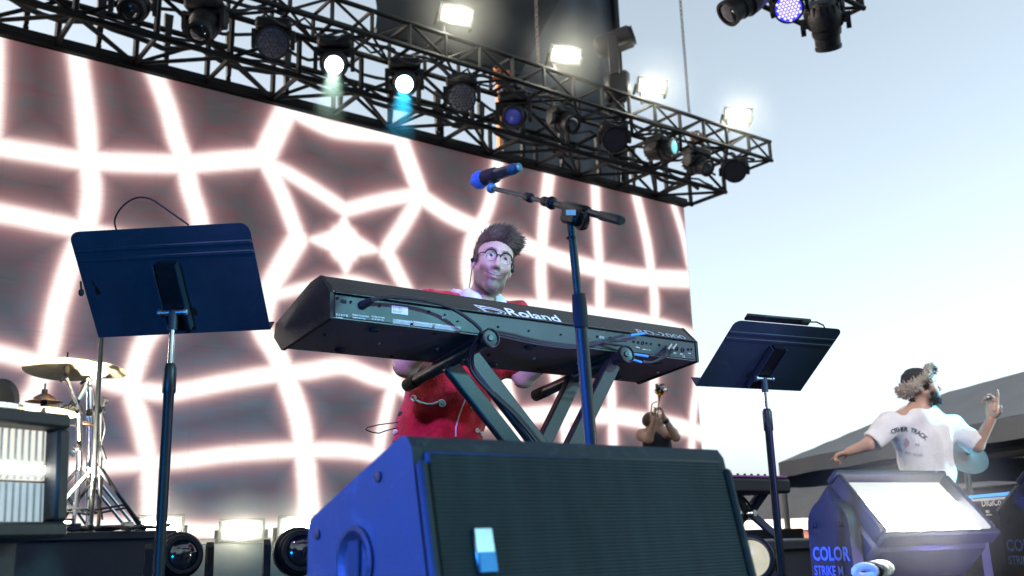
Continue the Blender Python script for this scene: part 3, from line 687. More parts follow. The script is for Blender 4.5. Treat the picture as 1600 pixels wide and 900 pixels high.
for px, py, lb in [(713, 24, 'bright blinder on the truss in front of the black roof cloth'), (884, 86, 'bright blinder on the truss in front of the grey tower'), (1019, 134, 'bright blinder on the truss just right of the upright fixture'), (1153, 180, 'bright blinder at the far end of the upper truss')]:
    c = PY(px, py, UY0 - .02); t = blinder(c, toward(c, .25, .0), .43, .235, .3, lb, roll=-4)
    MB().tube((c.x - .1, c.y + .12, UZ + UH), (c.x - .1, c.y + .12, c.z - .05), .025, n=8).obj('stem', K['black'], t)
# upright fixture standing on the truss
c = PY(960, 66, UY0 + .2)
t = thing('upright_moving_head', 'dark moving head standing upright on the truss before open sky', 'stage light', (c.x, c.y, UZ + UH)); ax = (CR * .9 + Vector((0, 0, .32)) - CF * .25).normalized(); x, y, n = frame_from(ax)
MB().box(c, (.30, .26, .56), rows(x, y, n), .05).obj('head', K['plastic'], t)
MB().box(c + n * .285, (.24, .2, .02), rows(x, y, n), .008).obj('front_glass', K['glassb'], t)
s2 = Vector((CR.x, CR.y, 0)).normalized()
for k in (-1, 1):
    MB().bar(Vector((c.x, c.y, UZ + UH + .32)) + x * k * .17, c + x * k * .17, .05, .14, x, .012).obj('yoke_arm', K['plastic'], t)
MB().box((c.x, c.y, UZ + UH + .21), (.34, .30, .40), rows(s2, Vector((-s2.y, s2.x, 0)), Vector((0, 0, 1))), .05).obj('base', K['plastic'], t)
MB().path([c - n * .2 - y * .1, c - n * .26 - Vector((0, 0, .35)), Vector((c.x - .35, c.y, UZ + UH + .25)), Vector((c.x - .45, c.y, UZ + UH))], .012, 6).obj('power_cable', K['cable'], t)
# lamps on the short truss at the top
DZ = DS.z
c = PY(1234, 12, DS.y + .1); moving_head(c, toward(c, -.15, -.1), 'wash', 'round lamp glowing violet blue on the short truss at the top', EM['blue_dot'], DZ - .02, s=.74)
c = PY(1290, 38, DS.y + .15); moving_head(c, (.55, .35, -.75), 'spot', 'dark boxy lamp hanging lowest from the short truss end', K['glassb'], DZ - .02, s=.98)
c = PY(1163, 0, DS.y + .15); moving_head(c, (-.6, .3, -.6), 'spot', 'dark lamp tipped down beside the violet blue lamp', K['glassb'], DZ - .02, s=.95)

# ------------------------------------------------------------------ floor lamps left
RZ = .49
for px, py, d, lb in [(251, 822, 7.6, 'bright floor blinder behind the music stand pole'), (378, 828, 7.6, 'bright floor blinder in the middle of the dark platform'), (472, 824, 7.0, 'bright floor blinder half hidden behind the blue speaker side')]:
    c = P(px, py, d); blinder(c, toward(c, .05, .0), .34, .17, .14, lb, rows_=((0, .42),), group='floor blinders', foot=RZ)
for px, py, d, lb in [(280, 868, 4.3, 'dark moving head on the floor by the foot of the music stand pole'), (466, 862, 4.1, 'dark moving head on the floor against the blue speaker side')]:
    c = P(px, py, d); moving_head(c, toward(c, .12, .03), 'spot', lb, K['glassb'], 0.0, up=False, s=.62, group='floor moving heads')

# ------------------------------------------------------------------ big strobes
def text_mesh(txt, size, o, ux, uy, m_, parent, name='lettering', sx=1.0, bold=0.0, depth=.0012, align='LEFT'):
    cu = bpy.data.curves.new('txt', 'FONT'); cu.body = txt; cu.size = size; cu.offset = bold; cu.extrude = 0; cu.align_x = align; cu.resolution_u = 3
    ob = bpy.data.objects.new('txt', cu); COL.objects.link(ob)
    dg = bpy.context.evaluated_depsgraph_get(); me = bpy.data.meshes.new_from_object(ob.evaluated_get(dg))
    vs = [tuple(v.co) for v in me.vertices]; fs = [tuple(p.vertices) for p in me.polygons]
    bpy.data.objects.remove(ob); bpy.data.curves.remove(cu); bpy.data.meshes.remove(me)
    ux, uy = Vector(ux).normalized(), Vector(uy).normalized(); n = ux.cross(uy)
    mb = MB(); mb.add([Vector(o) + ux * v[0] * sx + uy * v[1] + n * depth for v in vs], fs)
    return mb.obj(name, m_, parent)
strobe_blue = mat('strobe_letter_paint', (.10, .18, .42), .5, 0, .1, 30)
def big_strobe(bc, yaw, tilt, label, wd=.47, ht=.26, dp=.15, sticker=False, foot=0.0, mode='right'):
    y_, t_ = R_(yaw), R_(tilt)
    x = Vector((math.cos(y_), math.sin(y_), 0)); n0 = Vector((x.y, -x.x, 0)); up = Vector((0, 0, 1)) * math.cos(t_) + n0 * math.sin(t_); n = x.cross(up)
    c = Vector(bc) + up * ht / 2; Bm = rows(x, up, n)
    t = thing('strobe_light', label, 'stage light', (c.x, c.y, foot), 'big floor strobes')
    MB().box(c - n * (dp / 2 + .012), (wd, ht, dp), Bm, .018).obj('housing', K['housing'], t)
    f = .019 if mode == 'right' else .026
    for k in (-1, 1):
        MB().box(c + up * k * (ht / 2 - f / 2) + n * .012, (wd, f, .05), Bm, .005).obj('frame', K['housing'], t)
        MB().box(c + x * k * (wd / 2 - f / 2) + n * .012, (f, ht - 2 * f - .003, .05), Bm, .005).obj('frame', K['housing'], t)
    iw, ih = wd - 2 * f, ht - 2 * f
    if mode == 'right': bands = [(.40, .19, 'plate'), (.215, .165, 'plate2'), (-.19, .62, 'tube')]
    else: bands = [(.31, .37, 'warm'), (.07, .10, 'tube'), (-.02, .07, 'warm'), (-.28, .43, 'cool')]
    for yy, hh, k in bands:
        p = MB().box(c + up * yy * ih - n * .002, (iw, hh * ih - .003, .01), Bm).obj('led_panel', EM[k], t)
        if k in ('warm', 'cool'):
            rib = MB()
            for i in range(31): rib.box(c + up * yy * ih + x * (i - 15) * iw / 31 + n * .005, (.0022, hh * ih - .005, .004), Bm)
            rib.obj('lens_rib', mat('lens_rib_clear', (.5, .55, .55), .3, 0, .1, 20), p)
    piv = c - n * (dp / 2)
    if mode == 'left': piv = piv - n * .07
    for k in (-1, 1):
        o = Vector((piv.x, piv.y, 0)) + x * k * (wd / 2 + (.03 if mode == 'right' else -.04)) - x * .02; fy = Vector((-x.y, x.x, 0)); hz = piv.z
        pts = [(-.085, foot + .03), (.085, foot + .03)] + [(.08 * math.cos(a), hz + .005 + .08 * math.sin(a)) for a in np.linspace(0, math.pi, 14)]
        am = MB().prism(pts, o, fy, (0, 0, 1), x, .04).obj('yoke_arm', K['housing'], t)
        for q in ((-.055, foot + .1), (.06, foot + .08), (-.05, hz + .012), (.052, hz + .012)):
            MB().lathe([(.009, 0), (.009, .004), (.004, .006)], o + fy * q[0] + Vector((0, 0, q[1])) + (x * (.04) if k > 0 else Vector()), x * k, 10).obj('screw', K['black'], am)
        if k < 0:
            tz = hz - .085
            text_mesh('COLOR', .052, o + fy * .068 + Vector((0, 0, tz)), -fy, (0, 0, 1), strobe_blue, am, sx=.78, bold=.0016, depth=.003)
            text_mesh('STRIKE M', .038, o + fy * .068 + Vector((0, 0, tz - .042)), -fy, (0, 0, 1), strobe_blue, am, sx=.72, bold=.0006, depth=.003)
            if sticker: MB().box(o - x * .0015 + fy * -.012 + Vector((0, 0, tz - .07)), (.002, .05, .1), rows(x, fy, Vector((0, 0, 1)))).obj('sticker', K['label'], am)
    MB().box((piv.x, piv.y, foot + .06), (wd - .02, .17, .09), rows(x, Vector((-x.y, x.x, 0)), Vector((0, 0, 1))), .012).obj('base', K['housing'], t)
    return t
big_strobe((2.746, 1.604, -.043 + CZ), -9.5, -41.9, 'lit strobe with wide white panel beside the right music stand pole')
s2v = Vector((math.cos(R_(-9.5)), math.sin(R_(-9.5)), 0)) * .85
big_strobe(Vector((2.746, 1.604, -.043 + CZ)) + s2v, -9.5, -41.9, 'second strobe cut by the picture edge, with a white sticker', sticker=True)
xl = Vector((math.cos(R_(25)), math.sin(R_(25)), 0)); br = P(84, 842, 1.75)
big_strobe(br - xl * .235, 25, -4, 'blurred lit strobe in the near corner before the drum kit', ht=.215, mode='left')

# ------------------------------------------------------------------ floor monitor wedge
wg = thing('floor_monitor', 'large dark floor monitor speaker in front of the keyboard stand', 'speaker', (1.0, 1.25, 0))
WX0, WX1 = .705, 1.326; prof = [(1.03, .004), (1.150, .575), (1.162, .590), (1.178, .592), (1.448, .490), (1.455, .480), (1.455, .004)]
def wedge_slab(x0, x1, sh=0.0): return MB().prism([(y + sh * 0, z) for y, z in prof], (x0, 0, 0), (0, 1, 0), (0, 0, 1), (1, 0, 0), x1 - x0)
wm = K['wedge']
wedge_slab(WX0 + .018, WX1 - .018).obj('cabinet', wm, wg)
for x0, x1 in ((WX0, WX0 + .0175), (WX1 - .0175, WX1)):
    wedge_slab(x0, x1).obj('side_panel', wm, wg, sharp=20)
fd = Vector((0, .120, .571)).normalized(); fn = Vector((0, -fd.z, fd.y))      # up the face, out of the face
gr = mat('ribbed_grille', (.022, .028, .032), .6, .2, .6, 5, .2, 30, stretch=(2.2, 1, .35))  # upright colour streaks stand for scuffs and reflected light
tt = gr.node_tree; wv = tt.nodes.new('ShaderNodeTexWave'); wv.wave_type = 'BANDS'; wv.bands_direction = 'Z'; wv.inputs['Scale'].default_value = 62; wv.inputs['Distortion'].default_value = .4
tcx = tt.nodes.new('ShaderNodeTexCoord'); tt.links.new(tcx.outputs['Object'], wv.inputs['Vector'])
bp = [n for n in tt.nodes if n.type == 'BUMP'][0]; bp.inputs['Strength'].default_value = .6; bp.inputs['Distance'].default_value = .003; tt.links.new(wv.outputs['Fac'], bp.inputs['Height'])
gc = Vector(((WX0 + WX1) / 2, 1.03, .004)) + fd * .2905 + fn * .003
MB().box(gc, (WX1 - WX0 - .034, .572, .012), rows(Vector((1, 0, 0)), fd, fn), .004).obj('grille', gr, wg)
for k in (-1, 1):
    MB().bar(gc - fd * .275 + Vector((k * ((WX1 - WX0) / 2 - .0085), 0, 0)) + fn * .004, gc + fd * .272 + Vector((k * ((WX1 - WX0) / 2 - .0085), 0, 0)) + fn * .004, .0155, .014, (1, 0, 0), .005).obj('edge_trim', wm, wg)
pp = PY(757, 862, 1.11); pl = MB().box(gc + Vector((pp.x - gc.x, 0, 0)) + fd * ((pp.z - gc.z) / fd.z) + fn * .009, (.032, .06, .006), rows(Vector((1, 0, 0)), fd, fn), .002).obj('badge_plate', K['steel'], wg)
MB().box(gc + Vector((pp.x - gc.x, 0, 0)) + fd * ((pp.z - gc.z) / fd.z - .016) + fn * .0128, (.027, .026, .002), rows(Vector((1, 0, 0)), fd, fn)).obj('tape_patch', K['blue_tape'], wg)
hp = PX(556, 880, WX0)
MB().lathe([(.052, .0), (.052, .006), (.045, .008), (.036, .004), (.03, .001)], hp + Vector((.002, 0, 0)), (-1, 0, 0), 28, False, True).obj('handle_cup', K['plastic'], wg)
MB().box(hp + Vector((-.003, 0, -.004)), (.006, .032, .07), None, .0028).obj('handle_slot', K['rubber'], wg)
for px, py in ((592, 745), (497, 835)):
    q = PX(px, py, WX0); MB().lathe([(.008, 0), (.008, .003), (.003, .004)], q, (-1, 0, 0), 10).obj('bolt', K['black'], wg)

# ================================================================== KEYBOARD
kb = thing('stage_piano', 'black stage piano seen from behind and below on crossed legs', 'keyboard', (1.87, 2.46, 1.0))
KX0, KX1 = 1.168, 2.578; prof = [(2.315, .580), (2.315, .647), (2.372, .703), (2.43, .697), (2.645, .627), (2.655, .590), (2.602, .546)]
prof = [(y, z + CZ) for y, z in prof]
MB().prism([(y, z) for y, z in prof], (KX0 + .012, 0, 0), (0, 1, 0), (0, 0, 1), (1, 0, 0), KX1 - KX0 - .024).obj('case', K['kb_base'], kb)
ctr = (2.47, .63 + CZ)
for x0, nm in ((KX0, 0), (KX1 - .0115, 1)):
    MB().prism([(ctr[0] + (y - ctr[0]) * 1.03, ctr[1] + (z - ctr[1]) * 1.06) for y, z in prof], (x0, 0, 0), (0, 1, 0), (0, 0, 1), (1, 0, 0), .0115).obj('end_cap', K['plastic'], kb, sharp=20)
a, b2 = Vector((0, 2.315, .647 + CZ)), Vector((0, 2.372, .703 + CZ)); sd_ = (b2 - a).normalized(); sn = Vector((0, -sd_.z, sd_.y))
tp = MB().box(Vector(((KX0 + KX1) / 2, 0, 0)) + (a + b2) / 2 + sn * .002, (KX1 - KX0 - .026, (b2 - a).length + .006, .004), rows(Vector((1, 0, 0)), sd_, sn), .0015).obj('top_bevel', K['kb_top'], kb)
bpnl = MB().box(((KX0 + KX1) / 2, 2.3135, (.583 + .644) / 2 + CZ), (KX1 - KX0 - .03, .004, .060), None, .0015).obj('back_panel', K['kb_back'], kb)
MB().box(((KX0 + KX1) / 2, 2.309, .648 + CZ), (KX1 - KX0 - .026, .012, .006), None, .002).obj('bevel_lip', K['black'], kb)
MB().box(((KX0 + KX1) / 2, 2.55, .672 + CZ), (1.23, .15, .012), rows(Vector((1, 0, 0)), Vector((0, .951, -.309)), Vector((0, .309, .951)))).obj('key_bed', K['white'], kb)
bk0 = sum(((MB().tube((KX0 + .1 + i * 1.23 / 36, 0, 0), (0, 0, 0), .001, n=3),) for i in range(0)), ())
BY = 2.3112
def on_back(px, py): q = PY(px, py, BY); return q
def on_bevel(px, py):
    r = ray(px, py); p0 = a + sn * .0045; t_ = (p0 - CAM).dot(sn) / r.dot(sn); return CAM + r * t_
# maker's mark: angular ring emblem and name
o = on_bevel(794, 492.5); rt = Vector((1, 0, 0))
text_mesh('Roland', .058, o, rt, sd_, K['white'], tp, sx=1.3, bold=.0012)
em = on_bevel(750, 488)
def ringline(pts, wd_): 
    mb = MB()
    for i in range(len(pts) - 1): mb.bar(em + rt * pts[i][0] + sd_ * pts[i][1], em + rt * pts[i + 1][0] + sd_ * pts[i + 1][1], wd_, .0012, sn)
    return mb
E1_ = [(.0, .056), (.026, .0), (.032, .0), (.008, .05), (.022, .05)]
loop = [(.052 + .046 * math.cos(a_) * (1 + .25 * abs(math.cos(a_))), .026 + .026 * math.sin(a_)) for a_ in np.linspace(2.4, -2.7, 22)]
loop2 = [(.056 + .030 * math.cos(a_) * (1 + .25 * abs(math.cos(a_))), .026 + .0145 * math.sin(a_)) for a_ in np.linspace(0, 2 * math.pi, 22)]
for pts in ([(0, .056), (.034, 0)], [(.0, .056), (.045, .054)], loop, loop2, [(.016, .044), (.038, .003)]):
    # flat strokes lying on the bevel
    mb = MB()
    for i in range(len(pts) - 1):
        p0, p1 = Vector((*pts[i], 0)), Vector((*pts[i + 1], 0)); dv = (p1 - p0); nn_ = Vector((-dv.y, dv.x, 0)).normalized() * .0023
        q4 = [p0 - nn_, p1 - nn_, p1 + nn_, p0 + nn_]
        mb.add([em + rt * v.x * .95 + sd_ * v.y * .72 for v in q4], [(0, 1, 2, 3)])
    mb.obj('emblem', K['white'], tp)
text_mesh('RD-2000', .034, on_bevel(996, 520.5), rt, sd_, K['grey_print'], tp, sx=1.9, bold=.0004)
# rear panel: sockets, labels, small print
for px, py, r_ in [(527, 466, .004), (548, 472, .0035), (593, 478, .004), (670, 487, .004), (695, 492, .003), (715, 502, .003), (778, 511, .0035), (826, 517, .0035), (876, 523, .0035), (933, 526, .004), (953, 528, .004),
                   (990, 534, .0045), (997, 535, .005), (1004, 536, .006), (1010, 536.5, .004), (1017, 537.5, .004), (1030, 539, .005), (1057, 545, .008), (1066.5, 547, .008), (1075, 546, .005), (1080, 546, .004)]:
    MB().lathe([(r_, .0), (r_, .003), (r_ * .6, .003), (r_ * .55, .0005)], on_back(px, py) + Vector((0, .0005, 0)), (0, -1, 0), 12, True, True).obj('socket', K['rubber'], bpnl)
MB().box(on_back(537, 471), (.016, .004, .009), None, .001).obj('usb_socket', K['rubber'], bpnl)
lab = MB().box(on_back(624.5, 485) - Vector((0, .0006, 0)), (.052, .0012, .022)).obj('serial_label', K['label'], bpnl)
tr_ = Vector((1, 0, 0)); tz_ = Vector((0, 0, 1))
for i, s_ in enumerate(('A 1 1 B J 1', '0 0 1 J 0 7')):
    text_mesh(s_, .0075, on_back(624.5, 485) + Vector((-.022, -.0014, .003 - .010 * i)), tr_, tz_, K['black'], lab, sx=.9)
for px, py, tx, sz in [(524, 493, 'X A R D B', .008), (524, 496.5, 'HH 0000000', .004), (550, 493, 'Roland Corporation', .0062), (550, 497, 'MADE IN MALAYSIA', .0045), (580, 495.5, 'MODEL RD-2000', .0055), (580, 499.5, 'DC IN 24V 1.5A', .0055),
                       (618, 502, '! CAUTION RISK', .0075), (641, 504, '\u25b2 WARNING DO NOT OPEN', .0075), (680, 509, '\u25b2 AVIS RISQUE DE CHOC', .0075), (690, 497.6, 'EXT', .006), (936, 528.5, 'O U', .011), (993, 543.5, 'PEDAL', .006), (1003, 546.5, 'DAMPER  FC 1   FC 2', .0042), (1052, 552.5, 'MIDI', .006), (1062, 554, 'OUT', .006), (1074, 552.5, 'PHONES', .004), (1066, 558, '( )', .010)]:
    text_mesh(tx, sz, on_back(px, py) - Vector((0, .0008, 0)), tr_, tz_, K['white'], bpnl, bold=.0001)
for px, py, wx, wz in [(628, 503.5, .066, .013), (656, 506.5, .072, .013), (697, 512, .085, .013)]:
    MB().box(on_back(px + 2, py) + Vector((0, .0008, 0)), (wx, .0014, wz)).obj('warning_label', mat('teal_label', (.28, .33, .34), .5, 0, .3, 40), bpnl)
# underside screws and rubber feet
und0, und1 = Vector((0, 2.315, .580 + CZ)), Vector((0, 2.602, .546 + CZ)); ud_ = (und1 - und0).normalized(); un_ = Vector((0, ud_.z, -ud_.y))
rr = random.Random(4)
for i in range(15):
    for k, fr in enumerate((.12, .5, .88)):
        x_ = KX0 + .06 + i * .093 + rr.uniform(-.012, .012)
        q = Vector((x_, 0, 0)) + und0.lerp(und1, fr + rr.uniform(-.05, .05)) + un_ * .0005
        if (i + k) % 2: MB().lathe([(.006, 0), (.005, .004), (.001, .005)], q, un_, 8).obj('screw', K['steel'] if (i * k) % 3 else K['black'], kb)
for x_ in (KX0 + .16, KX1 - .16, 1.87):
    for fr in (.15, .85): MB().lathe([(.016, 0), (.014, .008), (.006, .010)], Vector((x_, 0, 0)) + und0.lerp(und1, fr) + un_ * .0005, un_, 14).obj('rubber_foot', K['rubber'], kb)
# ------------------------------------------------------------------ X stand
ks = thing('keyboard_stand', 'dark double braced X stand holding up the stage piano', 'stand', (1.92, 2.45, 0))
zb = lambda y: .580 + CZ - .034 / .287 * (y - 2.315) - .023
bars = []
for X_ in (1.655, 2.19):
    p0, p1 = Vector((X_, 2.275, zb(2.275))), Vector((X_ + .03, 2.775, zb(2.775) - .004))
    br_ = MB().tube(p0, p1, .0195, n=18).obj('support_bar', K['stand'], ks)
    e_ = (p1 - p0).normalized()
    MB().lathe([(.021, .0), (.021, .07), (.017, .075)], p1 - e_ * .072, e_, 18).obj('rubber_grip', K['rubber'], br_)
    MB().lathe([(.024, -.01), (.029, -.002), (.029, .012), (.025, .014), (.023, .008), (.010, .006), (.008, .011), (.003, .011)], p0 - e_ * .004, -e_, 24).obj('end_disc', K['stand'], br_)
    bars.append((p0, p1))
def leg(X_, Y_, px, py):
    top = Vector((X_, Y_, zb(Y_) - .01)); q = PY(px, py, Y_); d = (q - top); k = (top.z - .02) / -d.z
    bot = top + d * k
    MB().bar(top, bot, .030, .052, (0, 1, 0), .004).obj('leg', K['stand'], ks); return top, bot
l1 = leg(1.655 + .006, 2.385, 838, 690); l2 = leg(1.655 + .012, 2.50, 797, 690); l3 = leg(2.19 + .003, 2.335, 897, 690); l4 = leg(2.19 + .015, 2.545, 850, 690)
for A_, B_ in ((l1, l2), (l3, l4)):
    b_ = MB().tube(A_[1] + Vector((0, -.2, 0)), B_[1] + Vector((0, .22, 0)), .018, n=12).obj('foot_bar', K['stand'], ks)
    for e_ in (A_[1] + Vector((0, -.21, 0)), B_[1] + Vector((0, .23, 0))): MB().ball(e_, .022, 12).obj('rubber_foot', K['rubber'], b_)
zx = l1[0].lerp(l1[1], .55); MB().tube((zx.x, 2.30, zx.z), (zx.x, 2.60, zx.z), .015, n=12).obj('pivot_bolt', K['steel'], ks)
# ------------------------------------------------------------------ cables on the keyboard
def cable(pts, r, name, label, m_='cable', n=8):
    pts = [Vector(p) for p in pts]; out = []
    a_ = [pts[0]] + pts + [pts[-1]]
    for i in range(1, len(a_) - 2):
        for t_ in np.linspace(0, 1, 9)[:-1]:
            p0, p1, p2, p3 = a_[i - 1], a_[i], a_[i + 1], a_[i + 2]; t_ = float(t_)
            out.append(.5 * (2 * p1 + (p2 - p0) * t_ + (2 * p0 - 5 * p1 + 4 * p2 - p3) * t_ ** 2 + (3 * p1 - p0 - 3 * p2 + p3) * t_ ** 3))
    out.append(pts[-1]); return tag(MB().path(out, r, n).obj(name, K[m_]), label, 'cable')
cyb = lambda px, py, dy=.02: PY(px, py, BY - dy)
pc = thing('power_cable', 'black power cable arching across the piano back', 'cable', cyb(568, 475))
MB().path([cyb(x_, y_, d_) for x_, y_, d_ in ((580, 470, .03), (590, 466, .035), (610, 464, .04), (635, 465, .042), (660, 468, .042), (685, 474, .042), (705, 481, .042), (725, 493, .042), (742, 506, .045), (752, 516, .05))], .0055, 8).obj('cord', K['cable'], pc)
MB().tube(cyb(566, 477, 0), cyb(582, 469, .03), .013, .008, 12).obj('plug', K['rubber'], pc)
for k in range(3):
    cable([cyb(766 , 516 + 3 * k, .03), cyb(800, 522 + 4 * k, .02), cyb(845, 533 + 3 * k, .012), cyb(900, 540 + 2 * k, .012), cyb(930, 538 - k * 2, .014), cyb(958, 528 + k * 5, .02), cyb(975 + k * 4, 524 + 9 * k, .03)], .0036, 'audio_cable',
          ('highest', 'middle', 'lowest')[k] + ' of the three thin cables running along the piano back')
for (p0, p1, lb) in [((985, 524), (1007, 521), 'short blue cable sleeve above the right end disc'), ((981, 552), (1012, 557), 'upper blue cable sleeve below the right end disc'), ((973, 557), (1002, 566), 'lower blue cable sleeve below the right end disc')]:
    tag(MB().tube(cyb(*p0, .03), cyb(*p1, .03), .0042, n=12).obj('cable_sleeve', K['blue_tape']), lb, 'cable sleeve')
for dx, lb in ((0, 'left of the two silver jack plugs at the piano end'), (7.5, 'right of the two silver jack plugs at the piano end')):
    jk = thing('jack_plug', lb, 'plug', cyb(1044 + dx, 545))
    MB().tube(cyb(1048 + dx, 539, .012), cyb(1042.5 + dx, 547, .03), .0065, n=12).obj('shell', K['chrome'], jk)
    MB().tube(cyb(1042.5 + dx, 547, .03), cyb(1037 + dx, 555, .04), .0065, .004, n=12).obj('boot', K['rubber'], jk)
    cable([cyb(1037 + dx, 555, .04), cyb(1030, 560 + dx * .3, .04), cyb(1018, 566, .035), cyb(1004, 566 - dx * .3, .03)], .0035, 'audio_cable', 'thin cable looping from the ' + ('left' if dx == 0 else 'right') + ' silver jack plug')
lt, lb_ = l1
for k in range(2):
    off = Vector((.012 * k - .03, -.03, 0))
    cable([cyb(752, 518, .05), lt + off + Vector((.03, .02, -.05)), lt.lerp(lb_, .2) + off, lt.lerp(lb_, .35) + off * 1.4, lt.lerp(lb_, .55) + off * (.8 + .6 * k), lt.lerp(lb_, .9) + off, lb_ + Vector((.05, -.1, 0))], .0055, 'stand_cable', ('bluish cable taped down the stand leg', 'second cable taped down the stand leg')[k])

# ================================================================== MUSIC STANDS
def music_stand(pose, label, pole_px, chrome_to, tilt_extra=0, w_=.51, h_=.33, desk_lamp=None):
    x_, y_, z_, yaw, tilt = pose; ya, ti = R_(yaw), R_(tilt); z_ += CZ
    wv_ = Vector((math.cos(ya), math.sin(ya), 0)); n0 = Vector((wv_.y, -wv_.x, 0)); hv = Vector((0, 0, 1)) * math.cos(ti) + n0 * math.sin(ti); n = wv_.cross(hv)
    bc = Vector((x_, y_, z_)); pk = bc + hv * .085 + n * .035
    t = thing('music_stand', label, 'music stand', (pk.x, pk.y, 0), 'music stands')
    r_ = .028; poly = [(-w_ / 2, 0), (w_ / 2, 0)] + [(w_ / 2 - r_ + r_ * math.cos(a_), h_ - r_ + r_ * math.sin(a_)) for a_ in np.linspace(0, math.pi / 2, 6)] + [(-w_ / 2 + r_ - r_ * math.sin(a_), h_ - r_ + r_ * math.cos(a_)) for a_ in np.linspace(0, math.pi / 2, 6)]
    desk = MB().prism(poly, bc, wv_, hv, n, .0022).obj('desk', K['tray'], t, sharp=25)
    Bm = rows(wv_, hv, n)
    for k, zz_ in enumerate((h_ - .055, h_ - .085)):     # pressed stiffening folds
        MB().box(bc + hv * zz_ + n * .0035, (w_ - .004, .012, .005), Bm, .0022).obj('pressed_fold', K['tray'], desk)
    MB().box(bc - n * .022 + hv * .001, (w_, .0022, .045), Bm).obj('ledge', K['tray'], t)
    MB().prism([(-.032, .02), (.032, .02), (.026, h_ - .10), (-.026, h_ - .10)], bc + n * .0025, wv_, hv, n, .02).obj('spine_channel', K['black'], t)
    for k in (-1, 1): MB().box(bc + wv_ * k * .033 + hv * (h_ / 2 - .04) + n * .014, (.004, h_ - .13, .028), Bm).obj('channel_side', K['tray'], t)
    MB().tube(pk - wv_ * .035, pk + wv_ * .035, .008, n=10).obj('tilt_pin', K['steel'], t)
    for k in (-1, 1): MB().lathe([(.012, 0), (.012, .008), (.006, .012)], pk + wv_ * k * .034, wv_ * k, 14).obj('tilt_knob', K['steel'], t)
    zc = PX(pole_px, chrome_to, pk.x).z
    zc = P(pole_px, chrome_to, (pk - CAM).dot(CF)).z
    MB().lathe([(.0125, 0), (.0125, .05), (.009, .056)], (pk.x, pk.y, pk.z - .05), (0, 0, 1), 16).obj('neck', K['tray'], t)
    MB().tube((pk.x, pk.y, zc - .05), (pk.x, pk.y, pk.z - .04), .0085, n=16).obj('inner_tube', K['chrome'], t)
    MB().lathe([(.0145, 0), (.0145, zc - .085), (.018, zc - .08), (.018, zc - .012), (.0125, zc)], (pk.x, pk.y, 0), (0, 0, 1), 18).obj('outer_tube', K['stand'], t)
    for k in range(3):
        a_ = R_(30 + 120 * k); d_ = Vector((math.cos(a_), math.sin(a_), 0))
        MB().path([Vector((pk.x, pk.y, .11)) + d_ * .016, Vector((pk.x, pk.y, .09)) + d_ * .12, Vector((pk.x, pk.y, .015)) + d_ * .29], .0085, 8).obj('leg', K['stand'], t)
    return t, bc, wv_, hv, n
t, bc, wv_, hv, n = music_stand([.957, 2.806, .605, -41.97, 39.55], 'music stand with blue lit desk in front of the drum kit', 263, 572)
lp = [bc + wv_ * a_ + hv * b_ + n * c_ for a_, b_, c_ in ((-.118, .33, .002), (-.115, .36, .0), (-.09, .392, -.01), (-.05, .412, -.016), (-.01, .407, -.016), (.025, .382, -.01), (.06, .352, -.006), (.085, .33, -.004))]
_lw = cable(lp, .0026, 'lamp_wire', 'thin bent wire arching over the blue music desk'); _lw['category'] = 'wire'
ck = thing('clip_microphone', 'tiny black clip microphone hanging at the edge of the blue desk', 'microphone', P(127, 452, 2.75))
MB().tube(P(126, 440, 2.76), P(127, 452, 2.75), .003, n=8).obj('stem', K['cable'], ck); MB().ball(P(127, 457, 2.75), (.008, .008, .011), 12).obj('capsule', K['rubber'], ck)
t, bc, wv_, hv, n = music_stand([3.064, 2.499, .544, -11.07, 53.06], 'music stand with dark desk against the open sky', 1204, 640)
q = bc + hv * .335 + wv_ * -.06
dl = thing('desk_lamp', 'flat reading lamp clipped on the dark music desk', 'lamp', q)
MB().box(q - n * .01 + hv * .006, (.30, .03, .012), rows(wv_, hv, n), .004).obj('lamp_bar', K['black'], dl)
MB().box(q + wv_ * .12 - n * .006 + hv * .01, (.04, .02, .02), rows(wv_, hv, n), .004).obj('clip', K['rubber'], dl)
MB().path([q + wv_ * .13 + hv * .015, q + wv_ * .17 + hv * .018, q + wv_ * .21 + hv * .006, q + wv_ * .23 - hv * .01], .003, 6).obj('wire', K['cable'], dl)

# ================================================================== BOOM MICROPHONE STAND
mt, mlow = P(892, 348, 2.3), P(922, 690, 2.3); md = (mlow - mt).normalized(); mfl = mt + md * ((mt.z - .015) / -md.z)
ms = thing('boom_stand', 'boom microphone stand standing before the stage piano', 'microphone stand', mfl)
cl = P(904, 458, 2.3); cl2 = P(908, 512, 2.3)
MB().tube(cl2, mt, .0098, n=18).obj('upper_tube', K['stand'], ms)
MB().tube(mfl, cl2, .0148, n=20).obj('lower_tube', K['stand'], ms)
MB().lathe([(.0135, 0), (.0175, .004), (.0175, (cl - cl2).length * .6), (.0155, (cl - cl2).length * .97), (.011, (cl - cl2).length)], cl2, (cl - cl2), 20).obj('clutch', K['rubber'], ms)
MB().lathe([(.012, 0), (.0125, .006), (.010, .008)], P(893, 374, 2.3), -md, 16).obj('collar', K['black'], ms)
bA, bB = P(960, 342, 2.18), P(768, 294, 2.72); bd = (bB - bA).normalized()
MB().tube(bA, bB, .0065, n=14).obj('boom_arm', K['stand'], ms)
MB().tube(bA.lerp(bB, .43), bA.lerp(bB, .03), .0088, n=14).obj('boom_sleeve', K['stand'], ms)
MB().lathe([(.009, 0), (.0108, .006), (.0108, .085), (.008, .09)], bA - bd * .03, bd, 18).obj('counter_grip', K['housing'], ms)
for f_ in (.62, .47): MB().lathe([(.010, 0), (.0125, .004), (.0125, .03), (.009, .034)], bA.lerp(bB, f_), bd, 16).obj('boom_clutch', K['black'], ms)
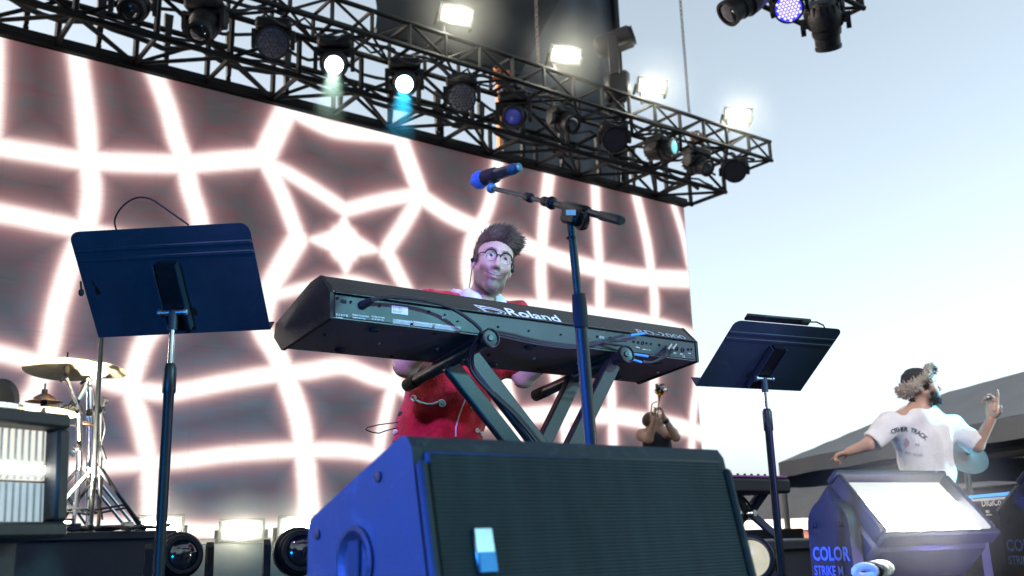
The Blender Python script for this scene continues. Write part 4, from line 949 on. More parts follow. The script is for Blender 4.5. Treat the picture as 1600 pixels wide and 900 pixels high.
pv = P(893, 332, 2.285); pcb = bA.lerp(bB, .27)
MB().lathe([(.012, 0), (.0145, .006), (.0145, .1), (.011, .11)], pcb - bd * .055, bd, 18).obj('boom_clamp', K['black'], ms)
hx = bd.cross(Vector((0, 0, 1))).normalized()
MB().box(pv + Vector((0, 0, -.012)), (.028, .034, .07), rows(hx, bd.cross(hx), bd), .008).obj('swivel', K['plastic'], ms)
MB().lathe([(.020, -.006), (.022, 0), (.020, .010)], pv + Vector((0, 0, -.022)) - CF * .02 + CR * .02, hx, 20).obj('tilt_wheel', K['plastic'], ms)
MB().box(P(892, 332, 2.24), (.022, .002, .012), rows(CR, -CF, CU)).obj('maker_plate', K['label'], ms)
MB().ball(bA.lerp(bB, .455) - CF * .004, .0165, 14).obj('boom_knob', K['plastic'], ms)
for k in range(3):
    a_ = R_(80 + 120 * k); d_ = Vector((math.cos(a_), math.sin(a_), 0))
    MB().tube(mfl + Vector((0, 0, .16)), mfl + d_ * .31 + Vector((0, 0, 0)), .009, n=10).obj('leg', K['stand'], ms)
mg, me_ = P(741, 284, 2.80), P(803, 264, 2.70); mdv = (me_ - mg).normalized()
mic = thing('microphone', 'silver and black vocal microphone with blue grille', 'microphone', mg)
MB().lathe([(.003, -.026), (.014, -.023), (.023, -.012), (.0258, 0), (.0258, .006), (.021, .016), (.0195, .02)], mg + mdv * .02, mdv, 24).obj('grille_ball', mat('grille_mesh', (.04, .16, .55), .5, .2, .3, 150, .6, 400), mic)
mb_ = MB().lathe([(.0195, .02), (.0185, .03), (.0165, .085), (.0140, .125), (.0125, .13)], mg + mdv * .02, mdv, 22).obj('body', mat('mic_body', (.16, .155, .14), .3, .9, .15, 10), mic)
MB().lathe([(.0155, .118), (.0155, .136), (.0125, .14), (.0125, .152), (.008, .154)], mg + mdv * .02, mdv, 18).obj('connector', mat('teal_band', (.02, .08, .12), .4, .2, .1, 20), mb_)
MB().tube(bB, bB + (mg + mdv * .06 - bB) * .92, .008, n=12).obj('clip_post', K['rubber'], ms)
MB().ball(bB, .0145, 14).obj('clip_knob', mat('teal_knob', (.02, .2, .3), .4, 0, .1, 20), ms)
MB().lathe([(.0215, -.022), (.023, 0), (.0215, .022)], mg + mdv * .062, mdv, 18).obj('mic_clip', K['rubber'], ms)

# ================================================================== DRUM KIT
def cymbal(c, n, r, label, m_='brass', stem=True, name='cymbal'):
    t = thing(name, label, 'cymbal', c, 'cymbals'); n = Vector(n).normalized()
    MB().lathe([(.008, .022), (.02, .022), (.038, .012), (.05, .004), (r * .55, -.006), (r, -.016), (r, -.0145), (r * .55, -.0045), (.05, .0055), (.036, .0145), (.018, .0245), (.008, .0245)], c, n, 48, False, False).obj('plate', K[m_], t)
    if stem:
        MB().lathe([(.014, .026), (.014, .045), (.004, .048), (.004, .075)], c, n, 12).obj('wing_nut', K['rubber'], t)
        MB().lathe([(.013, .0), (.016, -.02), (.012, -.04)], c, n, 12).obj('felt', K['rubber'], t)
    return t
dn = lambda tx, ty: (Vector((0, 0, 1)) - CF * ty + CR * tx).normalized()
cA = P(104, 573, 4.95); cB = P(137, 571, 5.3)
cymbal(cA, dn(-.05, -.13), .20, 'golden crash cymbal on a boom, nearer of the two overlapping ones')
cymbal(cB, dn(.08, -.12), .20, 'golden crash cymbal behind the black mic pole, further of the overlapping pair', stem=False)
cymbal(P(69, 623, 4.9), dn(.0, .02), .086, 'small copper coloured cymbal above the pale hi-hat', 'copper')
cymbal(P(80, 640, 4.9), dn(.05, -.12), .128, 'pale brass cymbal below the copper one', stem=False)
def stand3(name, label, foot, pts, r, m_, spread=.3, height=.32, extra=()):
    t = thing(name, label, 'stand', foot); foot = Vector(foot)
    MB().path([foot + Vector((0, 0, .1))] + [Vector(p) for p in pts], r, 10).obj('pole', K[m_], t)
    for k in range(3):
        a_ = R_(15 + 120 * k); d_ = Vector((math.cos(a_), math.sin(a_), 0))
        MB().tube(foot + Vector((0, 0, height)), foot + d_ * spread + Vector((0, 0, .012)), .009, n=8).obj('leg', K[m_], t)
        MB().tube(foot + Vector((0, 0, .1)), foot + d_ * spread * .6 + Vector((0, 0, height * .4)), .006, n=6).obj('leg_brace', K[m_], t)
        MB().ball(foot + d_ * spread + Vector((0, 0, .014)), .016, 8).obj('rubber_foot', K['rubber'], t)
    for p, w_ in extra: MB().ball(p, w_, 10).obj('joint', K['black'], t)
    return t
def foot_at(px, d): q = P(px, 815, d); return Vector((q.x, q.y, DR))
jA = P(123, 642, 4.98); fA = foot_at(117, 5.0)
tA = stand3('cymbal_stand', 'chrome cymbal stand with boom under the nearer crash cymbal', fA, [Vector((fA.x, fA.y, .9)), jA], .016, 'chrome', extra=((jA, .022), (P(121, 700, 5), .022)))
MB().tube(jA, P(104, 590, 4.95), .008, n=8).obj('boom', K['chrome'], tA); MB().tube(P(104, 592, 4.95), cA, .006, n=8).obj('tilter', K['black'], tA)
MB().bar(P(103, 587, 4.94), P(95, 597, 4.93), .012, .012).obj('wing_screw', K['black'], tA)
MB().tube(P(115, 710, 4.98), P(94, 695, 4.9), .014, n=8).obj('boom_stub', K['chrome'], tA)
fB = foot_at(137, 5.25)
tB = stand3('cymbal_stand', 'chrome cymbal stand straight below the further crash cymbal', fB, [P(139, 660, 5.25), P(139, 590, 5.28), cB], .013, 'chrome', extra=((P(140, 645, 5.25), .022),))
MB().bar(P(139, 590, 5.2), P(126, 600, 5.2), .012, .012).obj('wing_screw', K['black'], tB)
fC = foot_at(70, 5.0); hh_ = stand3('hi_hat_stand', 'chrome stand carrying the copper and pale cymbals', fC, [P(69, 660, 4.9), P(69, 614, 4.9)], .009, 'chrome', .25)
fD = foot_at(143, 4.75)
tD = stand3('drum_mic_stand', 'tall thin black pole standing before the cymbals', fD, [P(150, 670, 4.7), P(158, 535, 4.62), P(160, 500, 4.6)], .011, 'stand', .28, extra=((P(152, 640, 4.7), .025),))
fE = foot_at(154, 5.1)
tE = stand3('boom_stand_small', 'short black boom stand behind the tall thin black pole', fE, [P(158, 645, 5.05)], .010, 'black', .25, extra=((P(158, 640, 5.05), .024),))
MB().tube(P(165, 622, 5.05), P(152, 650, 5.05), .015, n=8).obj('counter_weight', K['black'], tE)
MB().tube(P(155, 690, 5.0), P(164, 718, 5.0), .011, n=8).obj('loose_grip', K['black'], tE)
dm = thing('drum_microphone', 'black drum microphone on a short arm between the cymbal stands', 'microphone', P(125, 620, 5.05))
MB().tube(P(134, 603, 5.05), P(122, 625, 5.0), .016, .013, n=10).obj('body', K['steel'], dm); MB().tube(P(122, 625, 5.0), P(113, 634, 4.98), .02, n=10).obj('head', K['black'], dm)
cable([P(135, 602, 5.05), P(143, 605, 5.1), P(147, 630, 5.1), P(148, 680, 5.1), P(146, 740, 5.1), P(140, 800, 5.1)], .006, 'drum_cable', 'black cable drooping down the cymbal stands')
cable([P(160, 645, 5.0), P(164, 670, 4.98), P(158, 700, 5.0), P(155, 760, 5.0), P(160, 812, 5.0)], .005, 'drum_cable', 'thin cable hanging from the short black boom stand')
# jingle row between cymbals
tb = thing('tambourine', 'row of small metal jingles between the stacked cymbals', 'tambourine', P(103, 637, 5.0))
MB().path([P(80 + i * 4.5, 636 + 1.5 * math.sin(i * .6), 5.0) for i in range(11)], .011, 8).obj('frame', K['black'], tb)
for i in range(9): MB().lathe([(.015, -.006), (.017, 0), (.015, .006)], P(84 + i * 4.6, 637 + (i % 2) * 2, 4.96), CR + Vector((0, 0, .3)), 10).obj('jingle', K['chrome'], tb)
cb = P(131, 664, 5.1); cw = thing('cowbell_mount', 'small dark cymbal on a bent chrome arm low on the stands', 'cymbal', cb)
MB().lathe([(.004, .02), (.02, .016), (.055, 0), (.054, -.003), (.018, .01)], cb, (0, 0, 1), 20).obj('plate', K['copper'], cw)
MB().path([P(102, 655, 5.05), P(103, 664, 5.05), P(118, 666, 5.08), cb], .006, 8).obj('arm', K['chrome'], cw)
# floor tom and throne at the edge
ft = thing('floor_tom', 'dark drum with chrome hoop peeking in at the picture edge', 'drum', P(-22, 660, 4.7)); fc = P(-22, 638, 4.7)
MB().lathe([(.150, -.32), (.150, -.01), (.146, 0)], fc, (0, 0, 1), 36).obj('shell', mat('drum_shell', (.035, .05, .06), .25, 0, .2, 4, coat=1), ft)
MB().lathe([(.150, -.012), (.160, -.012), (.160, .014), (.150, .014)], fc, (0, 0, 1), 36, False, False).obj('hoop', K['chrome'], ft)
MB().lathe([(.147, .004), (.001, .005)], fc, (0, 0, 1), 30, False, False).obj('drum_head', K['label'], ft)
for k in range(8):
    a_ = 2 * math.pi * k / 8 + .2; d_ = Vector((math.cos(a_), math.sin(a_), 0))
    MB().box(fc + d_ * .16 + Vector((0, 0, -.06)), (.02, .02, .05), rows(d_, Vector((-d_.y, d_.x, 0)), Vector((0, 0, 1))), .006).obj('lug', K['chrome'], ft)
for k in range(3):
    a_ = 2 * math.pi * k / 3; d_ = Vector((math.cos(a_), math.sin(a_), 0)); MB().tube(fc + d_ * .165 + Vector((0, 0, -.1)), Vector((fc.x, fc.y, DR + .01)) + d_ * .19, .007, n=8).obj('leg', K['chrome'], ft)
th = thing('throne_backrest', 'rounded black drum throne backrest at the picture edge', 'seat', (P(0, 640, 5.6).x, P(0, 640, 5.6).y, DR)); bq = P(-4, 628, 5.6)
MB().prism([(.11 * math.cos(a_), .13 * math.sin(a_) if math.sin(a_) > 0 else .06 * math.sin(a_)) for a_ in np.linspace(0, 2 * math.pi, 28)[:-1]], bq + CF * .03, CR, (0, 0, 1), -CF, .06).obj('backrest', K['rubber'], th)
MB().tube(bq, (bq.x, bq.y, DR), .016, n=10).obj('post', K['chrome'], th)
for k in range(6):
    q0 = P(95 + k * 17, 818 + (k % 3), 4.9 - .02 * k)
    pts = [Vector((min(q0.x + .075 * i * (1 if k % 2 else .7) - .2, 1.62), q0.y + .07 * math.sin(i * 1.4 + k) - .03 * i * k * .3, DR + .010 + .012 * abs(math.sin(i * 1.1 + k)))) for i in range(7)]
    cable(pts, .008, 'floor_cable', 'black cable on the drum riser, ' + ('nearest the strobe', 'second in the tangle', 'third in the tangle', 'fourth in the tangle', 'fifth in the tangle', 'furthest along the riser edge')[k])
jb = MB().box(P(199, 822, 4.7), (.05, .05, .04), None, .006).obj('junction_box', K['steel']); tag(jb, 'small pale junction box at the corner of the drum riser', 'box')
c = P(105, 818, 4.6); spot('floor_spot_glow', c + Vector((0, 0, .05)), P(105, 600, 5.0), 95, (1, .92, .76), 120, .8, .03); blinder(c, toward(c), .06, .045, .04, 'tiny bright spot lamp at the foot of the cymbal stands', rows_=((0, .6),), cells=1, group='floor spots', foot=DR)

# ================================================================== RIGHT SIDE OF THE STAGE
riser('side_riser', (P(1200, 848, 4.4).x + .55, P(1200, 848, 4.4).y + .55), (1.75, 1.2, P(1200, 846, 4.4).z), 'low dark riser under the folding stand on the far side')
SR = P(1200, 846, 4.4).z
c = P(1176, 874, 3.9); pr = thing('par_lamp', 'small round lamp with pale lit face beside the speaker edge', 'stage light', (c.x, c.y, 0)); aim = toward(c, -.12, .05)
MB().lathe([(.03, -.2), (.07, -.18), (.085, -.06), (.09, .06), (.09, .10), (.078, .10), (.07, .05)], c, aim, 28, True, False).obj('can', K['plastic'], pr)
MB().lathe([(.07, .05), (.03, .066), (.001, .07)], c, aim, 24, True, False).obj('lens', EM['par'], pr)
x, y, n = frame_from(aim)
for k in (-1, 1): MB().bar(c + x * k * .1, Vector((c.x, c.y, .02)) + x * k * .1, .03, .008, x).obj('bracket', K['black'], pr)
MB().box((c.x, c.y, .012), (.22, .12, .02), rows(x, Vector((-x.y, x.x, 0)), Vector((0, 0, 1))), .004).obj('foot', K['black'], pr)
# second keyboard on its stand
kp = P(1203, 752, 5.0); k2 = thing('small_keyboard', 'second keyboard with violet top on the folding stand at the far side', 'keyboard', kp)
MB().box(kp + Vector((-.45, .0, -.03)), (.9, .26, .07), None, .012).obj('case', K['plastic'], k2); MB().box(kp + Vector((-.45, 0, .012)), (.88, .24, .012), None, .004).obj('top_panel', mat('violet_top', (.25, .04, .22), .45, 0, .15, 10), k2)
for i in range(8): MB().lathe([(.007, 0), (.006, .012)], kp + Vector((-.06 - i * .05, -.06, .018)), (0, 0, 1), 8).obj('knob', K['black'], k2)
f2 = thing('folding_stand', 'blue lit folding X stand under the second keyboard', 'stand', (kp.x - .4, kp.y, SR))
mid = P(1148, 803, 5.0)
for y_ in (-.1, .12):
    o_ = Vector((0, y_, 0))
    MB().bar(P(1184, 752, 5.0) + o_, mid + o_, .022, .04, (0, 1, 0), .004).obj('upper_leg', K['tray'], f2); MB().bar(P(1112, 748, 5.0) + o_, mid + o_ * .8, .022, .04, (0, 1, 0), .004).obj('upper_leg', K['tray'], f2)
    e_ = P(1188, 846, 5.0); MB().bar(mid + o_, Vector((e_.x, e_.y + y_, SR + .02)), .022, .04, (0, 1, 0), .004).obj('lower_leg', K['tray'], f2); e_ = P(1110, 846, 5.0); MB().bar(mid + o_ * .8, Vector((e_.x, e_.y + y_, SR + .02)), .022, .04, (0, 1, 0), .004).obj('lower_leg', K['tray'], f2)
MB().tube(mid + Vector((0, -.13, 0)), mid + Vector((0, .15, 0)), .016, n=10).obj('pivot', K['steel'], f2)
MB().tube(P(1160, 776, 5.05), P(1178, 795, 5.1), .008, n=8).obj('lock_arm', K['black'], f2); MB().tube(P(1168, 792, 5.1), P(1186, 768, 5.15), .008, n=8).obj('lock_arm', K['black'], f2)
# mixing console with lit strip
co = P(1496, 780, 5.6); ce = P(1575, 771, 5.1); cx = (ce - co); cx.z = 0; cx.normalize(); cn = Vector((cx.y, -cx.x, 0))
if cn.dot(CF) > 0: cn = -cn
mx_ = thing('mixing_console', 'dark mixing console with blue lit edge behind the strobes', 'mixing console', (co.x, co.y, 0)); mid_ = co + cx * .45; mid_.z = 0
zt = co.z
MB().prism([(0, .05), (0, zt - .03), (.06, zt), (.18, zt), (.55, zt - .22), (.62, zt - .3), (.62, .05)], Vector((co.x, co.y, 0)) - cx * .35, -cn, (0, 0, 1), cx, 1.6).obj('body', K['plastic'], mx_, sharp=20)
MB().box(co + cx * .4 + cn * .008 + Vector((0, 0, .006)), (1.55, .012, .016), rows(cx, cn, Vector((0, 0, 1))), .003).obj('light_strip', EM['strip'], mx_)
MB().box(co + cx * .4 + cn * .006 + Vector((0, 0, -.014)), (1.55, .012, .012), rows(cx, cn, Vector((0, 0, 1))), .003).obj('trim', K['white'], mx_)
text_mesh('DiGiCo', .05, P(1543, 791, 5.25) + cn * .03, cx, (0, 0, 1), K['white'], mx_, bold=.001, sx=1.2)
for px, py, wx, wz in [(1546, 817, .15, .014), (1546, 826, .13, .02), (1552, 799, .03, .014), (1554, 804, .05, .008)]:
    q = P(px, py, 5.25); MB().box(q + cn * .03, (wx, .01, wz), rows(cx, cn, Vector((0, 0, 1))), .003).obj('connector_plate', K['label'], mx_)
for k in (-.2, 1.1): MB().tube(Vector((co.x, co.y, .0)) + cx * k - cn * .2, Vector((co.x, co.y, .08)) + cx * k - cn * .2, .03, n=10).obj('caster', K['rubber'], mx_)
# ride cymbal with stand behind the man
cR_ = P(1511, 712, 7.6); cymbal(cR_, -CF * .75 + Vector((0, 0, .66)), .16, 'grey cymbal on a thin stand behind the raised arm', 'dull')
q = P(1519, 800, 7.6); tF = stand3('cymbal_stand', 'thin stand of the grey cymbal behind the raised arm', (q.x, q.y, 0), [P(1513, 730, 7.6), cR_], .012, 'steel', .3)
MB().tube(P(1506, 722, 7.6), P(1514, 790, 7.6), .009, n=8).obj('side_rod', K['steel'], tF)
# white glove-like cloth roll and small box at the strobe's feet
cl_ = thing('cable_reel', 'white and black taped cable bundle under the wide strobe', 'cable', P(1370, 892, 2.3))
for k in range(4):
    MB().path([P(1352 + 8 * k + 16 * math.cos(a_), 893 - k * 1.5 + 8 * math.sin(a_), 2.25 + .03 * k) for a_ in np.linspace(0, 2 * math.pi, 18)[:-1]], .009, 8, True).obj('cable_loop', K['white'] if k != 1 else K['cable'], cl_)

# ------------------------------------------------------------------ added volumes imitating lens bloom round the lit lamps
def glow(c, n, r, dens, power, col, label, lr=.06):
    c = Vector(c) + Vector(n).normalized() * .16
    M = bpy.data.materials.new('bloom_volume'); M.use_nodes = True; t = M.node_tree; t.nodes.remove(t.nodes['Principled BSDF'])
    vo = t.nodes.new('ShaderNodeVolumePrincipled'); vo.inputs['Color'].default_value = (.95, .97, .9, 1); vo.inputs['Anisotropy'].default_value = .0
    ge = t.nodes.new('ShaderNodeNewGeometry'); d_ = t.nodes.new('ShaderNodeVectorMath'); d_.operation = 'DISTANCE'; t.links.new(ge.outputs['Position'], d_.inputs[0]); d_.inputs[1].default_value = c
    mr = t.nodes.new('ShaderNodeMapRange'); mr.interpolation_type = 'SMOOTHSTEP'; mr.inputs['From Min'].default_value = 0; mr.inputs['From Max'].default_value = r * .97; mr.inputs['To Min'].default_value = dens; mr.inputs['To Max'].default_value = 0
    t.links.new(d_.outputs['Value'], mr.inputs['Value']); t.links.new(mr.outputs[0], vo.inputs['Density']); t.links.new(vo.outputs[0], t.nodes['Material Output'].inputs['Volume'])
    o = MB().ball(c, r, 20).obj('smoke', M); tag(o, label, 'smoke', kind='stuff')
    l = bpy.data.lights.new('bloom_light', 'POINT'); l.energy = power; l.color = col; l.shadow_soft_size = lr; lo_ = bpy.data.objects.new('bloom_light', l); COL.objects.link(lo_); lo_.location = c  # extra light in front of the lamp so the added bloom shows
for px, py, nm in [(713, 24, 'first'), (884, 86, 'second'), (1019, 134, 'third'), (1153, 180, 'fourth')]:
    c = PY(px, py, UY0 - .02); glow(c, toward(c, .25, 0), .8, .17, 11, (1, .97, .8), 'added bloom volume round the ' + nm + ' truss blinder')
for px, py, d, nm in [(251, 822, 7.6, 'first'), (378, 828, 7.6, 'second'), (472, 824, 7.0, 'third')]:
    c = P(px, py, d); glow(c, toward(c), .45, .26, 5, (1, .96, .75), 'added bloom volume round the ' + nm + ' floor blinder', .04)
sx_ = Vector((math.cos(R_(-9.5)), math.sin(R_(-9.5)), 0)); c = P(1440, 800, 2.55); glow(c, toward(c), .30, .24, 2.6, (1, .96, .72), 'added bloom volume before the wide floor strobe', .05)

# ================================================================== PEOPLE
class Field:
    def __init__(s, lo, hi, h, fine=()):
        ax = []
        for i in range(3):
            x, out = lo[i], []
            while x < hi[i]:
                out.append(x); st_ = h
                for a_, lo_, hi_, hf in fine:
                    if a_ == i and lo_ <= x <= hi_: st_ = hf
                x += st_
            ax.append(np.array(out))
        s.ax = ax; s.f = np.full([len(a_) for a_ in ax], 9.0, np.float32)
    def _sl(s, lo, hi):
        return tuple(slice(max(0, int(np.searchsorted(a_, l_)) - 1), int(np.searchsorted(a_, h_)) + 1) for a_, l_, h_ in zip(s.ax, lo, hi))
    def _grid(s, sl): return np.meshgrid(*[a_[q] for a_, q in zip(s.ax, sl)], indexing='ij')
    def _put(s, fn, lo, hi, k, op):
        m_ = k + .012; sl = s._sl([l_ - m_ for l_ in lo], [h_ + m_ for h_ in hi]); G = s._grid(sl)
        if G[0].size == 0: return
        d = fn(*G).astype(np.float32); a_ = s.f[sl]
        if op == 'sub': d = -d; a_ = -a_
        if k > 0: h_ = np.maximum(k - np.abs(a_ - d), 0) / k; r_ = np.minimum(a_, d) - h_ * h_ * k * .25
        else: r_ = np.minimum(a_, d)
        if op == 'sub': # max(a, -d) with smoothing
            a0 = s.f[sl]; dd = d  # dd = -dist
            h_ = np.maximum(k - np.abs(a0 - dd), 0) / max(k, 1e-6); r_ = np.maximum(a0, dd) + h_ * h_ * k * .25
        s.f[sl] = r_
    def cone(s, a_, b_, ra, rb, k=.02, op='add'):
        a_, b_ = np.array(a_, float), np.array(b_, float); ba = b_ - a_; L2 = ba @ ba + 1e-12; r = max(ra, rb)
        def fn(X, Y, Z):
            t_ = np.clip(((X - a_[0]) * ba[0] + (Y - a_[1]) * ba[1] + (Z - a_[2]) * ba[2]) / L2, 0, 1)
            return np.sqrt((X - a_[0] - t_ * ba[0]) ** 2 + (Y - a_[1] - t_ * ba[1]) ** 2 + (Z - a_[2] - t_ * ba[2]) ** 2) - (ra + (rb - ra) * t_)
        s._put(fn, np.minimum(a_, b_) - r, np.maximum(a_, b_) + r, k, op); return s
    def ell(s, c, r, Rm=None, k=.02, op='add'):
        c = np.array(c, float); r = np.array(r, float); Rm = np.eye(3) if Rm is None else np.array(Rm)   # columns = local axes
        def fn(X, Y, Z):
            x, y, z = X - c[0], Y - c[1], Z - c[2]
            q = [(x * Rm[0, i] + y * Rm[1, i] + z * Rm[2, i]) for i in range(3)]
            k0 = np.sqrt(sum((q[i] / r[i]) ** 2 for i in range(3))); k1 = np.sqrt(sum((q[i] / r[i] ** 2) ** 2 for i in range(3))) + 1e-9
            return k0 * (k0 - 1) / k1
        m_ = r.max(); s._put(fn, c - m_, c + m_, k, op); return s
    def wrinkle(s, fn):
        near = np.abs(s.f) < .05; G = s._grid(tuple(slice(None) for _ in range(3))); s.f[near] += fn(G[0][near], G[1][near], G[2][near]).astype(np.float32); return s
    def cut(s, n, d):
        """keep where n.x < d"""
        G = s._grid(tuple(slice(None) for _ in range(3))); s.f = np.maximum(s.f, (G[0] * n[0] + G[1] * n[1] + G[2] * n[2] - d).astype(np.float32)); return s
    def mesh(s, smooth=1):
        f = s.f; f = np.pad(f, 1, constant_values=9.0); ax = [np.concatenate([[a_[0] * 2 - a_[1]], a_, [a_[-1] * 2 - a_[-2]]]) for a_ in s.ax]
        S = f < 0; n = S.shape
        cnt = np.zeros([k - 1 for k in n], np.int8)
        for i in (0, 1):
            for j in (0, 1):
                for k in (0, 1): cnt += S[i:n[0] - 1 + i, j:n[1] - 1 + j, k:n[2] - 1 + k]
        act = (cnt > 0) & (cnt < 8); idx = np.full(act.shape, -1, np.int32); C = np.argwhere(act); idx[act] = np.arange(len(C))
        acc = np.zeros((len(C), 3)); num = np.zeros(len(C)); cor = [(i, j, k) for i in (0, 1) for j in (0, 1) for k in (0, 1)]
        for a_ in cor:
            for ax_ in range(3):
                if a_[ax_]: continue
                b_ = list(a_); b_[ax_] = 1
                fa = f[C[:, 0] + a_[0], C[:, 1] + a_[1], C[:, 2] + a_[2]]; fb = f[C[:, 0] + b_[0], C[:, 1] + b_[1], C[:, 2] + b_[2]]
                m_ = (fa < 0) != (fb < 0); t_ = np.where(m_, fa / (fa - fb + 1e-12), 0); p = C + np.array(a_); p = p.astype(float); p[:, ax_] += t_
                acc[m_] += p[m_]; num[m_] += 1
        p = acc / num[:, None]; V = np.stack([np.interp(p[:, i], np.arange(n[i]), ax[i]) for i in range(3)], 1)
        F = []
        for a_ in range(3):
            u, v = (a_ + 1) % 3, (a_ + 2) % 3
            sA = [slice(1, -1)] * 3; sA[a_] = slice(0, n[a_] - 1); sB = list(sA); sB[a_] = slice(1, n[a_])
            A_, B_ = S[tuple(sA)], S[tuple(sB)]
            for inside in (True, False):
                E = np.argwhere((A_ == inside) & (B_ != inside))
                if not len(E): continue
                E[:, u] += 1; E[:, v] += 1
                q = []
                for du, dv in ((-1, -1), (0, -1), (0, 0), (-1, 0)):
                    c = E.copy(); c[:, u] += du; c[:, v] += dv; q.append(idx[c[:, 0], c[:, 1], c[:, 2]])
                q = np.stack(q, 1); F.append(q if inside else q[:, ::-1])
        F = np.concatenate(F)
        for _ in range(smooth):
            sm = np.zeros_like(V); ct = np.zeros(len(V))
            for i in range(4):
                np.add.at(sm, F[:, i], V[F[:, (i + 1) % 4]]); np.add.at(sm, F[:, i], V[F[:, (i - 1) % 4]]); np.add.at(ct, F[:, i], 2)
            V = V * .5 + .5 * sm / ct[:, None]
        return V, F
def field_obj(fl, name, m_, parent, colfn=None, smooth=1):
    V, F = fl.mesh(smooth); o = wloc(parent); me = bpy.data.meshes.new(name)
    me.from_pydata((V - np.array(o)).tolist(), [], F.tolist())
    if colfn is not None:
        c = np.ones((len(V), 4), np.float32); c[:, :3] = colfn(V); a_ = me.attributes.new('Col', 'FLOAT_COLOR', 'POINT'); a_.data.foreach_set('color', c.ravel())
    ob = mesh_obj(name, me, m_, parent, None); ob['bv'] = 1
    BV[ob.name] = BVHTree.FromPolygons([Vector(v) for v in V], F.tolist()); del ob['bv']
    return ob, V
BV = {}
def npv(v): return np.array(v, float)
class Head:
    """head frame: x to the person's left ear, y out of the face, z to the crown"""
    def __init__(s, c, fwd, up, k=1.0, kx=1.0):
        s.kx = kx
        s.c = Vector(c); s.y = Vector(fwd).normalized(); u = Vector(up); s.z = (u - s.y * u.dot(s.y)).normalized(); s.x = s.y.cross(s.z); s.k = k
        s.R = np.array([list(s.x), list(s.y), list(s.z)]).T
    def p(s, x, y, z): return s.c + (s.x * x * s.kx + s.y * y + s.z * z) * s.k
    def loc(s, V): return (V - npv(s.c)) @ s.R / s.k / np.array([s.kx, 1, 1])
    def add(s, F, smile=.0, mouth=.004):
        k = s.k; R = s.R; c = lambda a_, b_, ra, rb, kk=.012, op='add': F.cone(s.p(*a_), s.p(*b_), ra * k, rb * k, kk, op); e = lambda c_, r, kk=.02, op='add': F.ell(s.p(*c_), [r[0] * k * s.kx, r[1] * k, r[2] * k], R, kk, op)
        e((0, -.014, .036), (.0745, .094, .080)); e((0, .028, -.03), (.057, .062, .082)); e((0, .02, .03), (.066, .068, .062))
        for g in (-1, 1):
            c((g * .052, -.005, -.04), (g * .041, .018, -.078), .015, .013, .03); c((g * .041, .018, -.078), (g * .012, .066, -.102), .013, .015, .025)
            e((g * .040, .060, -.018), (.024, .022, .022), .025); c((g * .012, .082, .034), (g * .05, .066, .03), .009, .008, .016)
        e((0, .070, -.104), (.022, .018, .017), .02)
        for g in (-1, 1):
            e((g * .031, .096, .010), (.021, .016, .0135), .012, 'sub'); e((g * .031, .0740, .0065), (.0165, .0125, .0120), .007); e((g * .031, .090, .0062), (.0130, .016, .0040), .002, 'sub')
        c((0, .082, .022), (0, .106, -.027), .0070, .0082, .009); e((0, .1065, -.031), (.0100, .0095, .0090), .006)
        for g in (-1, 1): e((g * .0112, .095, -.034), (.0072, .010, .0068), .006)
        e((0, .076, -.056), (.031, .0155, .024), .018)
        sm = smile * .006
        for g in (-1, 1):
            c((0, .0905, -.0535), (g * .029, .0740, -.0560 + sm), .0042, .0024, .006); c((0, .0890, -.0690 - mouth), (g * .027, .0740, -.0590 + sm), .0050, .0024, .007)
            e((g * .0800, -.014, -.006), (.009, .018, .030), .008); e((g * .083, -.006, -.001), (.004, .009, .015), .004, 'sub')
        c((0, -.022, -.05), (0, -.045, -.20), .048, .056, .03)
    def skin(s, V, base, lip, stub, stubc, brow):
        q = s.loc(V); x, y, z = q[:, 0], q[:, 1], q[:, 2]; col = np.tile(np.array(base), (len(V), 1))
        def mixin(m_, c_): 
            m_ = np.clip(m_, 0, 1)[:, None]; col[:] = col * (1 - m_) + np.array(c_) * m_
        head = (z > -.13) & (z < .14) & (np.abs(x) < .1) & (y > -.12) & (y < .13)
        front = head & (y > .01)
        jaw = np.clip((-.028 - z) / .02, 0, 1) * np.clip((y + .01) / .03, 0, 1) * head
        jaw = np.maximum(jaw * (1 - np.exp(-((x / .03) ** 2 + ((z + .062) / .011) ** 2) ** 2)), np.exp(-((x / .026) ** 4 + ((z + .046) / .007) ** 4)) * front * (y > .07))
        mixin(jaw * stub, stubc)
        zc = z + .0615 - 7.0 * x * x * (1 + 0 * x)          # smile line
        mixin(np.exp(-((x / .039) ** 4 + (zc / .0125) ** 4)) * front * (y > .06) * .8, lip)
        mixin(np.exp(-((x / .0350) ** 4 + (zc / .0062) ** 4)) * front * (y > .06), (.06, .02, .02))
        mixin(np.exp(-((x / .0250) ** 4 + ((zc - .0014) / .0028) ** 4)) * front * (y > .06) * .9, (.42, .40, .37))
        for g in (-1, 1): mixin(np.exp(-(((x - g * .032) / .02) ** 4 + ((z - .031 + .12 * np.abs(np.abs(x) - .028)) / .0052) ** 4)) * front * (y > .05) * .85, brow)
        mixin(np.exp(-((x / .012) ** 2 + ((z + .028) / .012) ** 2)) * front * (y > .09) * .35, [base[0] * 1.02, base[1] * .7, base[2] * .66])
        for g in (-1, 1): mixin(np.exp(-(((x - g * .045) / .018) ** 2 + ((z + .02) / .016) ** 2)) * front * .3, [base[0] * 1.02, base[1] * .76, base[2] * .72])
        return col
